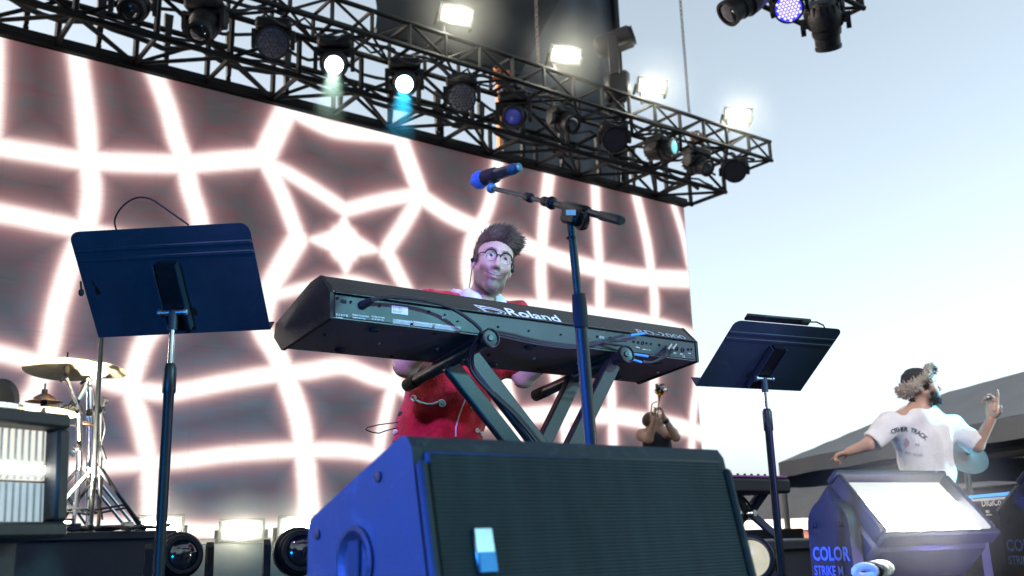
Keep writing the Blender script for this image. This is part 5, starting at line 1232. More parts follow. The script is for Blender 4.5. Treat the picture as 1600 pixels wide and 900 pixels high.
    def eyes(s, parent, look=(0, 0), iris=(.1, .16, .2), r=.0114):
        for g in (-1, 1):
            c = s.p(g * .031, .0733, .0065); o = MB().ball(c, r * s.k, 20).obj('eye', mat('eye_white', (.52, .51, .5), .15, 0, .05, 40, coat=1), parent)
            d = (s.y + s.x * (look[0] + .0 * g) + s.z * look[1]).normalized()
            MB().lathe([(.0068 * s.k, r * s.k * .83), (.0048 * s.k, r * s.k * .965), (.0022 * s.k, r * s.k * 1.005)], c, d, 16, False, False).obj('iris', mat('iris', iris, .2, 0, .3, 300), o)
            MB().lathe([(.0026 * s.k, r * s.k * 1.003), (.0004, r * s.k * 1.012)], c, d, 12, False, False).obj('pupil', K['rubber'], o)
            # lids
            MB().path([s.p(g * .031 + q_ * .0135, .0868 - 2.2 * abs(q_ * .0135) ** 1.5 * 8, .0066 + .0043 * (1 - q_ * q_)) for q_ in np.linspace(-1, 1, 9)], [.0006, .0012, .0015, .0016, .0016, .0016, .0015, .0012, .0006], 5).obj('lash_line', K['rubber'], o)
def tufts(roots, name, m_, parent, length, rad, seed=1, curl=.35, lift=None, cols=None, seg=4):
    """roots: (point, direction); bent tapered locks as one mesh with a colour per lock"""
    r_ = random.Random(seed); mb = MB(); colv = []
    for p, d in roots:
        p = Vector(p); d = Vector(d).normalized(); L_ = length * r_.uniform(.65, 1.3); side = Vector((r_.uniform(-1, 1), r_.uniform(-1, 1), r_.uniform(-1, 1))); side = (side - d * side.dot(d)).normalized()
        pts = []; q = p.copy(); dd = d.copy()
        for i in range(seg + 1):
            pts.append(q.copy()); q = q + dd * (L_ / seg); dd = (dd + side * curl * r_.uniform(.4, 1.2) + (Vector(lift) * .25 if lift is not None else Vector())).normalized()
        rs = [rad * (1 - .8 * (i / seg) ** 1.5) for i in range(seg + 1)]
        n0 = len(mb.v); mb.path(pts, rs, 5); c = r_.choice(cols) if cols else (1, 1, 1); c = [q_ * r_.uniform(.75, 1.25) for q_ in c]; colv += [c] * (len(mb.v) - n0)
    me = bpy.data.meshes.new(name); off = wloc(parent); me.from_pydata([v - off for v in mb.v], [], mb.f)
    a_ = me.attributes.new('Col', 'FLOAT_COLOR', 'POINT'); a_.data.foreach_set('color', np.array([(*c, 1) for c in colv], np.float32).ravel())
    ob = mesh_obj(name, me, m_, parent, None); ob['kind'] = 'stuff'; return ob
def hand(F, wr, fdir, palm, s_=1.0, curl=(.3, .3, .3, .3), point=None, side=1):
    """wr wrist, fdir towards the fingertips, palm normal; side=+1 puts the thumb on fdir x palm"""
    f = Vector(fdir).normalized(); n = Vector(palm); n = (n - f * n.dot(f)).normalized(); w = f.cross(n) * side; wr = Vector(wr)
    F.ell(wr + f * .05 * s_, (.043 * s_, .017 * s_, .055 * s_), np.array([list(w), list(n), list(f)]).T, .012)
    for i, (off, L_) in enumerate(((.027, .072), (.009, .08), (-.009, .075), (-.026, .06))):
        c = curl[i]; a0 = wr + f * (.088 * s_ - abs(off) * .25) + w * off * s_; d = f * math.cos(c) + n * math.sin(c); p1 = a0 + d * L_ * .45 * s_
        d2 = f * math.cos(c * 2.1) + n * math.sin(c * 2.1); p2 = p1 + d2 * L_ * .33 * s_; d3 = f * math.cos(c * 3) + n * math.sin(c * 3); p3 = p2 + d3 * L_ * .24 * s_
        for q0, q1, ra, rb in ((a0 - f * .012, p1, .0095, .0085), (p1, p2, .0085, .008), (p2, p3, .008, .0068)): F.cone(q0, q1, ra * s_, rb * s_, .004)
    t0_ = wr + f * .025 * s_ + w * .028 * s_; t1 = t0_ + (w * .75 + f * .6 + n * .35).normalized() * .042 * s_; t2 = t1 + (w * .25 + f * .9 + n * .3).normalized() * .032 * s_
    F.cone(t0_, t1, .013 * s_, .0105 * s_, .008); F.cone(t1, t2, .0105 * s_, .008 * s_, .004)
def onto(bv, px, py, off=.003):
    r = ray(px, py).normalized(); h_ = BV[bv].ray_cast(CAM, r, 40)
    if h_[0] is None: return None
    n = h_[1] if h_[1].dot(r) < 0 else -h_[1]; return h_[0] + n * off
def stitched(bv, pix, r, name, m_, parent):
    pts = [q for q in (onto(bv, *p) for p in pix) if q is not None]
    if len(pts) > 2: return MB().path(pts, r, 6).obj(name, m_, parent)
SKIN = colattr('skin', .48, .45, .22, 130, sss=.12, var=.14)
HAIR = colattr('hair', .5, .35, 0, 200, var=.2)
FUR = colattr('fur', .8, .2, 0, 200, var=.25)

# ------------------------------------------------------------------ keyboard player
H = PY(770, 413, 2.95); tc_ = (CAM - H); tc_.z = 0; tc_.normalize(); crh = Vector((CR.x, CR.y, 0)).normalized()
hd = Head(H, tc_ + crh * .22 + Vector((0, 0, -.03)), Vector((0, 0, 1)) + crh * .25, 1.02, .90)
nb = hd.p(0, -.05, -.215) + Vector((0, .02, 0)); nb = Vector((H.x - .035, 3.03, H.z - .148))
pel = Vector((2.10, 3.22, .92)); shL = nb + Vector((-.19, .02, -.034)); shR = nb + Vector((.19, -.01, -.045))
elL = PY(634, 570, 2.97); elR = PY(818, 588, 2.97); haL = Vector((1.83, 2.66, 1.175)); haR = Vector((2.33, 2.64, 1.17))
pt = thing('person', 'keyboard player with glasses and red jacket standing behind the stage piano', 'person', (pel.x, pel.y, 0))
F = Field((1.45, 2.45, -.01), (2.75, 3.6, 1.66), .0085, [(2, H.z - .16, H.z + .16, .0032), (0, H.x - .1, H.x + .1, .0032), (1, 2.83, 3.06, .0032)])
hd.add(F, .9, .0045)
F.cone(hd.p(0, -.035, -.12), nb + Vector((0, 0, -.02)), .049, .062, .03)
F.cone(nb + Vector((-.05, 0, -.03)), shL, .065, .06, .04).cone(nb + Vector((.05, 0, -.03)), shR, .065, .06, .04)
F.ell(nb.lerp(pel, .36), (.155, .10, .19), None, .04); F.ell(nb.lerp(pel, .75), (.13, .095, .18), None, .05); F.ell(pel, (.16, .12, .13), None, .05)
for a_, e_, h_, sg in ((shL, elL, haL, 1), (shR, elR, haR, -1)):
    F.cone(a_, e_, .052, .042, .03); F.cone(e_, h_, .042, .028, .02); dv = (h_ - e_).normalized()
    hand(F, h_ + dv * .005, Vector((dv.x * .4, -1, -.1)), (0, 0, -1), 1.0, (.5, .55, .55, .5), side=sg)
for sg in (-1, 1):
    hp_, kn, an = pel + Vector((sg * .085, 0, -.04)), Vector((pel.x + sg * .12, 3.18, .48)), Vector((pel.x + sg * .15, 3.25, .07))
    F.cone(hp_, kn, .078, .055, .04).cone(kn, an, .052, .036, .03).cone(an, an + Vector((sg * .02, -.15, -.035)), .036, .03, .02)
fc_ = lambda V: hd.skin(V, (.60, .40, .31), (.44, .20, .18), .88, (.14, .10, .085), (.05, .032, .022))
body, Vb = field_obj(F, 'body', SKIN, pt, fc_, 1)
hd.eyes(pt, (-.22, .25), (.05, .075, .085))
# brows
for g in (-1, 1): MB().path([hd.p(g * a_, b_, c_) for a_, b_, c_ in ((.011, .0870, .0315), (.020, .0872, .0345), (.030, .0855, .0358), (.041, .0800, .0345), (.050, .0725, .0305))], [.0014, .0026, .0028, .0022, .0009], 6).obj('eyebrow', mat('brow_hair', (.05, .034, .024), .8, 0, .4, 200, .6, 500), pt)
# jacket
J = Field((1.68, 2.75, .76), (2.62, 3.5, 1.36), .0072)
J.ell(nb.lerp(pel, .36) + Vector((0, .005, 0)), (.205, .150, .235), None, .05); J.ell(nb.lerp(pel, .74), (.172, .140, .24), None, .06); J.ell(pel + Vector((0, 0, -.08)), (.186, .150, .17), None, .06)
J.cone(nb + Vector((-.07, .01, -.045)), shL + Vector((0, 0, -.004)), .070, .076, .05).cone(nb + Vector((.07, .01, -.045)), shR + Vector((0, 0, -.004)), .070, .076, .05)
for a_, e_ in ((shL, elL), (shR, elR)): J.cone(a_, a_.lerp(e_, .72), .070, .076, .04)
J.wrinkle(lambda X, Y, Z: .008 * np.sin(19 * X + 12 * Z + 2 * np.sin(12 * Z)) * np.cos(14 * Z + 6 * X) + .007 * np.sin(42 * Z + 22 * X + 2 * np.sin(15 * X)) * np.sin(9 * X + 3) + .004 * np.sin(75 * X - 24 * Z))
J.cut((0, 0, -1), -.815)
J.cone(nb + Vector((0, -.03, .10)), nb + Vector((0, -.06, -.04)), .072, .062, .01, 'sub')
velvet = mat('red_velvet', (.55, .02, .035), .75, 0, .35, 26, .5, 160, spec=.2, sheen=.35)
jk, Vj = field_obj(J, 'jacket', velvet, pt, None, 1)
# collar
Cq = Field((nb.x - .22, nb.y - .25, nb.z - .22), (nb.x + .22, nb.y + .2, nb.z + .12), .005)
for k in range(10):
    a0, a1 = [R_(-62 + 304 * q / 10) for q in (k, k + 1)]
    pp_ = [nb + Vector((.082 * math.cos(a_), .078 * math.sin(a_) - .01, .012 + .022 * math.sin(a_))) for a_ in (a0, a1)]
    Cq.cone(pp_[0], pp_[1], .021, .021, .01); Cq.cone(pp_[0] + Vector((0, 0, .025)), pp_[1] + Vector((0, 0, .025)), .011, .011, .012)
for sg in (-1, 1): Cq.cone(nb + Vector((sg * .062, -.085, .0)), nb + Vector((sg * .062, -.135, -.105)), .024, .02, .02); Cq.cone(nb + Vector((sg * .07, -.06, .02)), nb + Vector((sg * .105, -.085, -.07)), .02, .017, .02)
Cq.cone(nb + Vector((0, -.02, .2)), nb + Vector((0, -.05, -.1)), .064, .06, .004, 'sub')
field_obj(Cq, 'shirt_collar', mat('white_cotton', (.72, .74, .76), .8, 0, .06, 30, .2, 200), pt)
# trousers and shoes
T = Field((1.75, 2.9, -.005), (2.45, 3.5, .98), .011)
T.ell(pel, (.150, .118, .12), None, .04)
for sg in (-1, 1):
    hp_, kn, an = pel + Vector((sg * .085, 0, -.04)), Vector((pel.x + sg * .12, 3.18, .48)), Vector((pel.x + sg * .15, 3.25, .09))
    T.cone(hp_, kn, .086, .074, .05).cone(kn, an, .074, .066, .03)
T.wrinkle(lambda X, Y, Z: .006 * np.sin(40 * Z + 9 * X) * np.cos(20 * X)); T.cut((0, 0, 1), .935); T.cut((0, 0, -1), -.06)
field_obj(T, 'trousers', mat('dark_trousers', (.02, .022, .03), .8, 0, .2, 30, .3, 200), pt)
for sg in (-1, 1):
    S_ = Field((pel.x + sg * .16 - .09, 3.0, 0), (pel.x + sg * .16 + .09, 3.36, .14), .008); S_.cone((pel.x + sg * .15, 3.27, .045), (pel.x + sg * .175, 3.09, .035), .044, .04, .02); S_.cut((0, 0, -1), -.004); field_obj(S_, 'shoe', K['rubber'], pt)
# embroidery laid on the jacket
emb = mat('white_embroidery', (.72, .74, .78), .6, 0, .08, 60)
def spiral(cx, cy, r, turns=1.6, a0=0., n=26): return [(cx + r * (1 - t_ * .85) * math.cos(a0 + t_ * turns * 6.28), cy + r * (1 - t_ * .85) * math.sin(a0 + t_ * turns * 6.28)) for t_ in np.linspace(0, 1, n)]
for pix, r in [([(652, 626), (658, 629), (667, 631.5), (676, 631), (684, 628)], .0042), (spiral(648, 622, 5, a0=.9), .0032), (spiral(690.5, 631, 6.5, a0=3.6), .0034), ([(687, 570), (690, 574), (696, 573), (700, 577), (706, 578)], .004), ([(688, 577), (697, 579), (706, 573)], .003),
               (spiral(604, 666, 3.5), .003), (spiral(611, 671, 4, a0=1), .003), (spiral(619, 675, 4, a0=2), .003), (spiral(745, 672, 3.5), .003), (spiral(752, 677, 3.5), .003), (spiral(738, 634, 4.5, 1.2), .0034), ([(737, 604), (729, 618), (722, 634), (716, 652), (712, 668), (712, 682)], .0028)]:
    stitched('jacket', pix, r, 'embroidery', emb, jk)
tag(MB().path([PY(622, 660, 3.1), PY(604, 662, 3.08), PY(590, 664, 3.06), PY(574, 668, 3.05), PY(571, 671, 3.05), PY(580, 675, 3.05), PY(592, 677, 3.06), PY(603, 673, 3.08), PY(622, 668, 3.1)], .0022, 6).obj('pack_wire', K['cable']), 'thin looped wire sticking out at the red jacket hem', 'wire')
# hair: cap plus locks
hc = Field(tuple(npv(H) - .17), tuple(npv(H) + .17), .0045)
hc.ell(hd.p(0, -.020, .050), (.0720, .096, .076), hd.R, .01); hc.ell(hd.p(-.006, .022, .092), (.066, .072, .040), hd.R, .03)
for g in (-1, 1): hc.cone(hd.p(g * .066, -.01, .045), hd.p(g * .070, .012, .005), .016, .007, .015)
hc.ell(hd.p(0, .092, .018), (.052, .060, .058), hd.R, .012, 'sub'); hc.ell(hd.p(0, -.0, -.07), (.11, .12, .062), hd.R, .01, 'sub')
hc.wrinkle(lambda X, Y, Z: .004 * np.sin(90 * X + 40 * Z) * np.sin(80 * Z + 30 * Y))
ho, Vh = field_obj(hc, 'hair', HAIR, pt, lambda V: np.tile([.08, .054, .037], (len(V), 1)))
rl = random.Random(3); roots = []
loc_ = hd.loc(Vh)
for i in rl.sample(range(len(Vh)), min(len(Vh), 7000)):
    x, y, z = loc_[i]
    if z < -.02: continue
    out = hd.x * x + hd.y * (y + .02) + hd.z * (z - .03); out.normalize()
    if z > .06: d = out * .5 + hd.z * .12 + hd.y * .30 - hd.x * .55
    else: d = out * .25 - hd.z * .5 - hd.y * .35
    roots.append((Vector(Vh[i]) - out * .003, d))
tops = [r for r in roots if hd.z.dot(r[0] - hd.c) > .060 * hd.k]; sides = [r for r in roots if hd.z.dot(r[0] - hd.c) <= .060 * hd.k]
cols = [(.10, .066, .044), (.13, .088, .058), (.07, .047, .032), (.16, .11, .075)]
rs_ = random.Random(21); mbh = MB(); hcol = []
for p_, d_ in tops[:3000] * 3:
    q = Vector(p_) + Vector((rs_.uniform(-.004, .004), rs_.uniform(-.004, .004), rs_.uniform(-.004, .002))); lp_ = hd.loc(np.array([list(q)]))[0]
    out = (hd.x * lp_[0] + hd.y * (lp_[1] + .01) + hd.z * (lp_[2] - .02)).normalized()
    wav = math.sin(lp_[0] * 70 + lp_[1] * 45 + 1.0) + .7 * math.sin(lp_[1] * 110 - lp_[0] * 30); frn = max(0, lp_[1]) / .08
    swp = -hd.x * .50 + hd.z * (.30 + .35 * frn) - hd.y * .15 + hd.y * .45 * wav
    dd = (out * (.42 + .3 * frn) + swp * .62 + Vector((rs_.uniform(-.25, .25), rs_.uniform(-.25, .25), rs_.uniform(-.25, .25)))).normalized()
    L_ = .0165 * (rs_.uniform(.6, 1.3) if rs_.random() > .12 else rs_.uniform(1.4, 2.1)) * (1.25 if frn > .25 else .9); pts = []
    for i in range(6):
        pts.append(q.copy()); q = q + dd * L_ / 5; dd = (dd - out * .13 + (-hd.x * .12 * (1 + .8 * wav) - hd.y * .12 * wav - hd.z * .06)).normalized()
    n0 = len(mbh.v); mbh.path(pts, [.0013, .0016, .0016, .0013, .0009, .0003], 4); f_ = (1 + .32 * wav) * rs_.uniform(.8, 1.2); hcol += [[k_ * max(.45, f_) for k_ in (.115, .076, .05)]] * (len(mbh.v) - n0)
me = bpy.data.meshes.new('hair_strands'); me.from_pydata([v - wloc(pt) for v in mbh.v], [], mbh.f); a_ = me.attributes.new('Col', 'FLOAT_COLOR', 'POINT'); a_.data.foreach_set('color', np.array([(*c, 1) for c in hcol], np.float32).ravel())
mesh_obj('hair_strands', me, HAIR, ho, None)['kind'] = 'stuff'
tufts(sides[:1100], 'side_hair', HAIR, ho, .012, .0022, 2, .15, cols=cols)
# glasses and in-ear monitor
gl = thing('eyeglasses', 'round dark framed glasses on the keyboard player', 'glasses', hd.p(0, .1, 0))
for g in (-1, 1):
    cc = [hd.p(g * .0325 + .0245 * math.cos(a_), .099 - .10 * abs(.0325 * g + .0245 * math.cos(a_)) ** 1.2 * 1.6, .004 + .0215 * math.sin(a_)) for a_ in np.linspace(0, 2 * math.pi, 26)[:-1]]
    MB().path(cc, .0011, 6, True).obj('rim', K['steel'], gl)
    MB().path([q + hd.y * .0008 + hd.z * .0004 for q in cc[0:14]], .0027, 6).obj('brow_bar', K['rubber'], gl)
    MB().path([hd.p(g * .056, .084, .012), hd.p(g * .070, .065, .012), hd.p(g * .076, .02, .010), hd.p(g * .078, -.01, .006)], .0018, 6).obj('temple', K['rubber'], gl)
MB().path([hd.p(-.009, .098, .010), hd.p(0, .101, .013), hd.p(.009, .098, .010)], .0018, 6).obj('bridge', K['rubber'], gl)
ie = thing('ear_monitor', 'black in-ear monitor with wire in the keyboard player ear', 'earphone', hd.p(.084, 0, 0))
for g in (-1, 1):
    MB().ball(hd.p(g * .086, -.002, -.004), .0085, 10).obj('earpiece', K['rubber'], ie); MB().path([hd.p(g * .086, .0, -.006), hd.p(g * .088, .012, .014), hd.p(g * .084, -.008, .026), hd.p(g * .080, -.028, .0), hd.p(g * .066, -.05, -.10)], .0018, 6).obj('wire', K['cable'], ie)

# ------------------------------------------------------------------ man with fur hat
D2 = 6.9
H2 = P(1441, 606, D2); crh = Vector((CR.x, CR.y, 0)).normalized(); cfh = Vector((CF.x, CF.y, 0)).normalized()
h2 = Head(H2, crh * .93 - cfh * .30 + Vector((0, 0, .12)), Vector((0, 0, 1)) - crh * .12, 1.06)
p2 = thing('person', 'laughing man in white T-shirt and fur hat with one hand raised', 'person', (P(1455, 760, D2).x, P(1455, 760, D2).y, 0))
RB = np.array([list(Vector((CR.x, CR.y, 0)).normalized()), list(Vector((CF.x, CF.y, 0)).normalized()), [0, 0, 1]]).T
sL, sR = P(1390, 661, D2 - .04), P(1488, 668, D2 + .03); nb2 = P(1433, 646, D2 - .02); pe2 = P(1452, 752, D2)
eL, wL, tL = P(1357, 694, D2 - .1), P(1326, 706, D2 - .05), P(1306, 712, D2); eR, wR, tR = P(1527, 696, D2 - .05), P(1549, 655, D2 - .1), P(1553, 615, D2 - .1)
lo = [min(q[i] for q in (tL, tR, eR, pe2, H2)) - .3 for i in range(3)]; hi = [max(q[i] for q in (tL, tR, eR, pe2, H2)) + .3 for i in range(3)]; lo[2] = -.02
F = Field(lo, hi, .0105, [(2, H2.z - .17, H2.z + .15, .005), (0, H2.x - .12, H2.x + .12, .005), (1, H2.y - .12, H2.y + .12, .005)])
h2.add(F, 1.0, .010)
F.cone(h2.p(0, -.03, -.1), nb2, .056, .07, .03); F.cone(nb2, sL, .07, .06, .04).cone(nb2, sR, .07, .06, .04); F.ell(nb2.lerp(pe2, .38), (.13, .10, .18), RB, .03); F.ell(nb2.lerp(pe2, .8), (.12, .10, .16), RB, .04); F.ell(pe2, (.14, .12, .12), RB, .05)
F.cone(sL, eL, .054, .044, .03).cone(eL, wL, .044, .030, .02); F.cone(sR, eR, .054, .045, .03).cone(eR, wR, .045, .031, .02)
hand(F, wL, tL - wL, Vector((0, 0, -1)), 1.05, (.12, 1.0, 1.1, 1.1), side=-1); hand(F, wR, tR - wR, -crh * .8 - cfh * .4, 1.3, (.06, .55, .75, .85), side=1)
kn = [pe2 + cfh * (-.05) - crh * .14 + Vector((0, 0, -.36)), pe2 + cfh * .1 + crh * .24 + Vector((0, 0, -.34))]; an = [Vector((kn[0].x - .03, kn[0].y, .07)), Vector((kn[1].x + .02, kn[1].y + .03, .07))]
for k, a_ in zip(kn, an): F.cone(pe2 + (k - pe2) * .15, k, .085, .06, .04).cone(k, a_, .056, .04, .03).cone(a_, a_ + crh * .14 + Vector((0, 0, -.03)), .038, .032, .02)
field_obj(F, 'body', SKIN, p2, lambda V: h2.skin(V, (.55, .34, .25), (.4, .16, .14), .95, (.035, .026, .022), (.04, .03, .025)))
h2.eyes(p2, (0, .1), (.08, .06, .05))
S2 = Field([q - .02 for q in lo], hi, .0088)
S2.cone(nb2 + Vector((0, 0, -.035)), sL, .072, .070, .05).cone(nb2 + Vector((0, 0, -.035)), sR, .072, .072, .05); S2.ell(nb2.lerp(pe2, .36) + crh * .01, (.205, .155, .25), RB, .06); S2.ell(nb2.lerp(pe2, .78), (.178, .145, .2), RB, .06); S2.ell(pe2 + Vector((0, 0, -.02)), (.178, .165, .13), None, .05)
S2.cone(sL, sL.lerp(eL, .85), .066, .076, .05).cone(sR, sR.lerp(eR, .95), .070, .084, .05)
S2.wrinkle(lambda X, Y, Z: .009 * np.sin(16 * Z + 11 * X - 7 * Y + 1.5 * np.sin(9 * Z)) * np.cos(9 * X + 4 * Z) + .0075 * np.sin(30 * Z - 13 * X + 17 * Y) * np.sin(7 * Z + 5 * Y) + .003 * np.sin(60 * X + 22 * Z))
S2.cut((0, 0, -1), -(pe2.z - .06)); S2.ell(sL.lerp(eL, .80) + (eL - sL).normalized() * .16, (.16, .16, .16), None, .004, 'sub'); S2.ell(sR.lerp(eR, .86) + (eR - sR).normalized() * .16, (.16, .16, .16), None, .004, 'sub')
S2.cone(nb2 + Vector((0, 0, .14)), nb2 + Vector((0, 0, -.005)), .072, .070, .006, 'sub')
ts, _ = field_obj(S2, 't_shirt', mat('white_tshirt', (.82, .82, .83), .85, 0, .05, 14, .3, 60), p2)
BV['t_shirt'] = BV[ts.name]
prt = mat('navy_print', (.03, .05, .09), .7, 0, .15, 40)
def print_arc(txt, pix0, pix1, bulge, size, m_):
    """letters set one by one along an arc in the picture of the shirt's back, wrapped onto the cloth"""
    n_ = len(txt)
    for i, ch in enumerate(txt):
        if ch == ' ': continue
        u = (i + .5) / n_; cx, cy = pix0[0] + (pix1[0] - pix0[0]) * u, pix0[1] + (pix1[1] - pix0[1]) * u - bulge * 4 * u * (1 - u)
        sl_ = math.atan2((pix1[1] - pix0[1]) - bulge * 4 * (1 - 2 * u), pix1[0] - pix0[0])
        cu = bpy.data.curves.new('txt', 'FONT'); cu.body = ch; cu.size = size; cu.align_x = 'CENTER'; cu.offset = size * .025; cu.resolution_u = 2
        ob = bpy.data.objects.new('txt', cu); COL.objects.link(ob); me = bpy.data.meshes.new_from_object(ob.evaluated_get(bpy.context.evaluated_depsgraph_get()))
        bm = bmesh.new(); bm.from_mesh(me); bmesh.ops.triangulate(bm, faces=bm.faces); bmesh.ops.subdivide_edges(bm, edges=bm.edges, cuts=1, use_grid_fill=True); bm.to_mesh(me); bm.free()
        vs = []
        for v in me.vertices:
            x_, y_ = v.co.x, -(v.co.y - size * .33); px = cx + x_ * math.cos(sl_) - y_ * math.sin(sl_); py = cy + x_ * math.sin(sl_) + y_ * math.cos(sl_)
            q = onto('t_shirt', px, py, .004); vs.append(q if q is not None else P(px, py, D2 - .15))
        fs = [tuple(p_.vertices) for p_ in me.polygons]; bpy.data.objects.remove(ob); bpy.data.curves.remove(cu); bpy.data.meshes.remove(me)
        MB().add(vs, fs).obj('printed_letter', m_, ts)
print_arc('OTHER TRACK', (1393, 675), (1448, 686), 9.5, 9.6, prt)
grp = mat('faded_print', (.38, .39, .42), .8, 0, .15, 40)
print_arc('19', (1401, 687), (1407, 688), 0, 6, grp); print_arc('93', (1430, 695), (1437, 696), 0, 6, grp); print_arc('LOST AND FOUND', (1400, 700), (1441, 711), -3, 5.5, grp)
pk = mat('faded_pink_print', (.66, .45, .42), .8, 0, .2, 60)
vs = [onto('t_shirt', x_, y_, .003) for x_, y_ in ((1416, 684), (1421, 690), (1420, 697), (1416, 700), (1413, 695), (1415, 689))]
if all(q is not None for q in vs): MB().add(vs, [tuple(range(6))]).obj('printed_flame', pk, ts)
T = Field((pe2.x - .5, pe2.y - .5, -.01), (pe2.x + .5, pe2.y + .5, pe2.z + .02), .013); T.ell(pe2 + Vector((0, 0, -.02)), (.165, .155, .13), None, .04)
for k, a_ in zip(kn, an): T.cone(pe2 + (k - pe2) * .15, k, .1, .08, .05).cone(k, a_ + Vector((0, 0, .03)), .078, .07, .03)
T.cut((0, 0, 1), pe2.z); field_obj(T, 'trousers', mat('grey_trousers', (.05, .05, .055), .8, 0, .2, 30, .3, 100), p2)
for a_ in an:
    S_ = Field((a_.x - .25, a_.y - .25, 0), (a_.x + .25, a_.y + .25, .13), .011); S_.cone(a_ + Vector((0, 0, -.02)), a_ + crh * .17 + Vector((0, 0, -.03)), .046, .04, .02); S_.cut((0, 0, -1), -.003); field_obj(S_, 'shoe', K['label'], p2)
# hair, beard, hat
rl = random.Random(5); hr = []; bd_ = []; dk = [(.03, .022, .018), (.045, .034, .028), (.02, .016, .014)]
for i in range(240):
    a_ = rl.uniform(-1.2, 1.2); z = rl.uniform(.055, .10); hr.append((h2.p(.055 * math.sin(a_), .060 + .03 * math.cos(a_), z + .02), h2.y * .8 + h2.z * .35 + h2.x * rl.uniform(-.5, .5)))
for i in range(90):
    g = rl.choice((-1, 1)); hr.append((h2.p(g * rl.uniform(.066, .076), rl.uniform(.0, .05), rl.uniform(.0, .06)), h2.x * g * .4 - h2.z + h2.y * .2))
for i in range(70): a_ = rl.uniform(-1, 1); hr.append((h2.p(.058 * math.sin(a_), -.085 + .02 * abs(a_), rl.uniform(-.085, -.05)), -h2.y * .5 - h2.z * .6))
for i in range(420):
    a_ = rl.uniform(-1.35, 1.35)
    z = rl.uniform(-.118, -.035)
    if z > -.055 and abs(a_) < 1.0: continue
    w_ = .062 * (1 - max(0, (-.07 - z)) * 9); q = (w_ * math.sin(a_), .022 + .066 * math.cos(a_) * (1.0 if z < -.075 else .92), z)
    if abs(q[0]) < .024 and -.076 < z < -.046: continue
    bd_.append((h2.p(*q), h2.x * math.sin(a_) * .5 + h2.y * math.cos(a_) * .5 - h2.z * .8))
tufts(hr, 'hair', HAIR, p2, .034, .0045, 6, .7, cols=dk); tufts(bd_, 'beard', HAIR, p2, .016, .0036, 7, .3, cols=dk)
ht_ = thing('fur_hat', 'dark knit hat with pale fur band on the laughing man', 'hat', h2.p(0, 0, .08)); Fh = Field(tuple(npv(H2) - .22), tuple(npv(H2) + .22), .006)
Fh.ell(h2.p(0, -.03, .064), (.082, .096, .080), h2.R, .01); Fh.cut(tuple(-h2.z), -(npv(h2.p(0, 0, .03)) @ npv(h2.z))); Fh.wrinkle(lambda X, Y, Z: .0018 * np.sin(160 * Z))
field_obj(Fh, 'crown', mat('knit_dark', (.03, .036, .04), .9, 0, .3, 60, .6, 200), ht_)
Fb = Field(tuple(npv(H2) - .24), tuple(npv(H2) + .24), .006); fr_roots = []
for k in range(24):
    a0, a1 = 2 * math.pi * k / 24, 2 * math.pi * (k + 1) / 24
    qf = lambda a_: h2.p(.088 * math.sin(a_), -.022 + .100 * math.cos(a_), .055 + .055 * math.cos(a_) - (.022 if abs(math.sin(a_)) > .6 else 0)); Fb.cone(qf(a0), qf(a1), .026 if math.cos(a0) > -.2 else .040, .026 if math.cos(a1) > -.2 else .040, .015)
    for _ in range(34):
        b_ = rl.uniform(0, 2 * math.pi); o_ = (h2.x * math.sin(a0) + h2.y * math.cos(a0)) * math.cos(b_) + h2.z * math.sin(b_); rr_ = .023 if math.cos(a0) > -.2 else .037; fr_roots.append((qf(a0 + rl.uniform(-.13, .13)) + o_ * rr_, o_ + h2.z * .2))
fb, _ = field_obj(Fb, 'fur_band', FUR, ht_, lambda V: np.tile([.36, .31, .26], (len(V), 1)))
tufts(fr_roots, 'fur_tuft', FUR, fb, .024, .0042, 8, .3, cols=[(.5, .45, .38), (.3, .25, .21), (.62, .58, .52), (.2, .16, .14)])

# ------------------------------------------------------------------ trumpet player
D3 = 11.5
H3 = P(1021, 657, D3); h3 = Head(H3, -cfh * .15 + crh * .55 + Vector((0, 0, .62)), Vector((0, 0, 1)) - crh * .75 + cfh * .1, 1.0)
p3 = thing('person', 'trumpet player in dark sleeveless top with head tipped back', 'person', (P(1026, 720, D3).x, P(1026, 720, D3).y, .49))
nb3, pe3 = P(1026, 677, D3), P(1028, 724, D3); sL, sR = P(1003, 680, D3 - .05), P(1050, 677, D3); eL, eR = P(1008, 682, D3 - .28), P(1058, 684, D3 - .2); eL = P(1014, 686, D3 - .25); eR = P(1056, 683, D3 - .2)
wL, wR = P(1024, 655, D3 - .3), P(1037, 652, D3 - .25)
lo = [min(q[i] for q in (sL, sR, eL, eR, H3)) - .35 for i in range(3)]; hi = [max(q[i] for q in (sL, sR, eL, eR, H3)) + .35 for i in range(3)]; lo[2] = .47
F = Field(lo, hi, .013, [(2, H3.z - .16, H3.z + .16, .008)]); h3.add(F, 0, .002)
F.cone(h3.p(0, -.03, -.1), nb3, .056, .07, .03); F.cone(nb3, sL, .075, .07, .05).cone(nb3, sR, .075, .07, .05); F.ell(nb3.lerp(pe3, .5), (.17, .14, .2), None, .05); F.ell(pe3, (.16, .14, .14), None, .05)
for s_, e_, w_ in ((sL, eL, wL), (sR, eR, wR)): F.cone(s_, e_, .062, .05, .03).cone(e_, w_, .05, .032, .02); hand(F, w_, Vector((0, 0, 1)) - crh * .1, crh if s_ is sL else -crh, 1.0, (.6, .6, .65, .7))
kn3 = [Vector((pe3.x + g * .12, pe3.y - .03, .98)) for g in (-1, 1)]
for k in kn3: F.cone(pe3 + (k - pe3) * .2, k, .085, .06, .04).cone(k, (k.x, k.y + .05, .57), .056, .04, .03).cone((k.x, k.y + .05, .55), (k.x, k.y - .12, .53), .038, .034, .02)
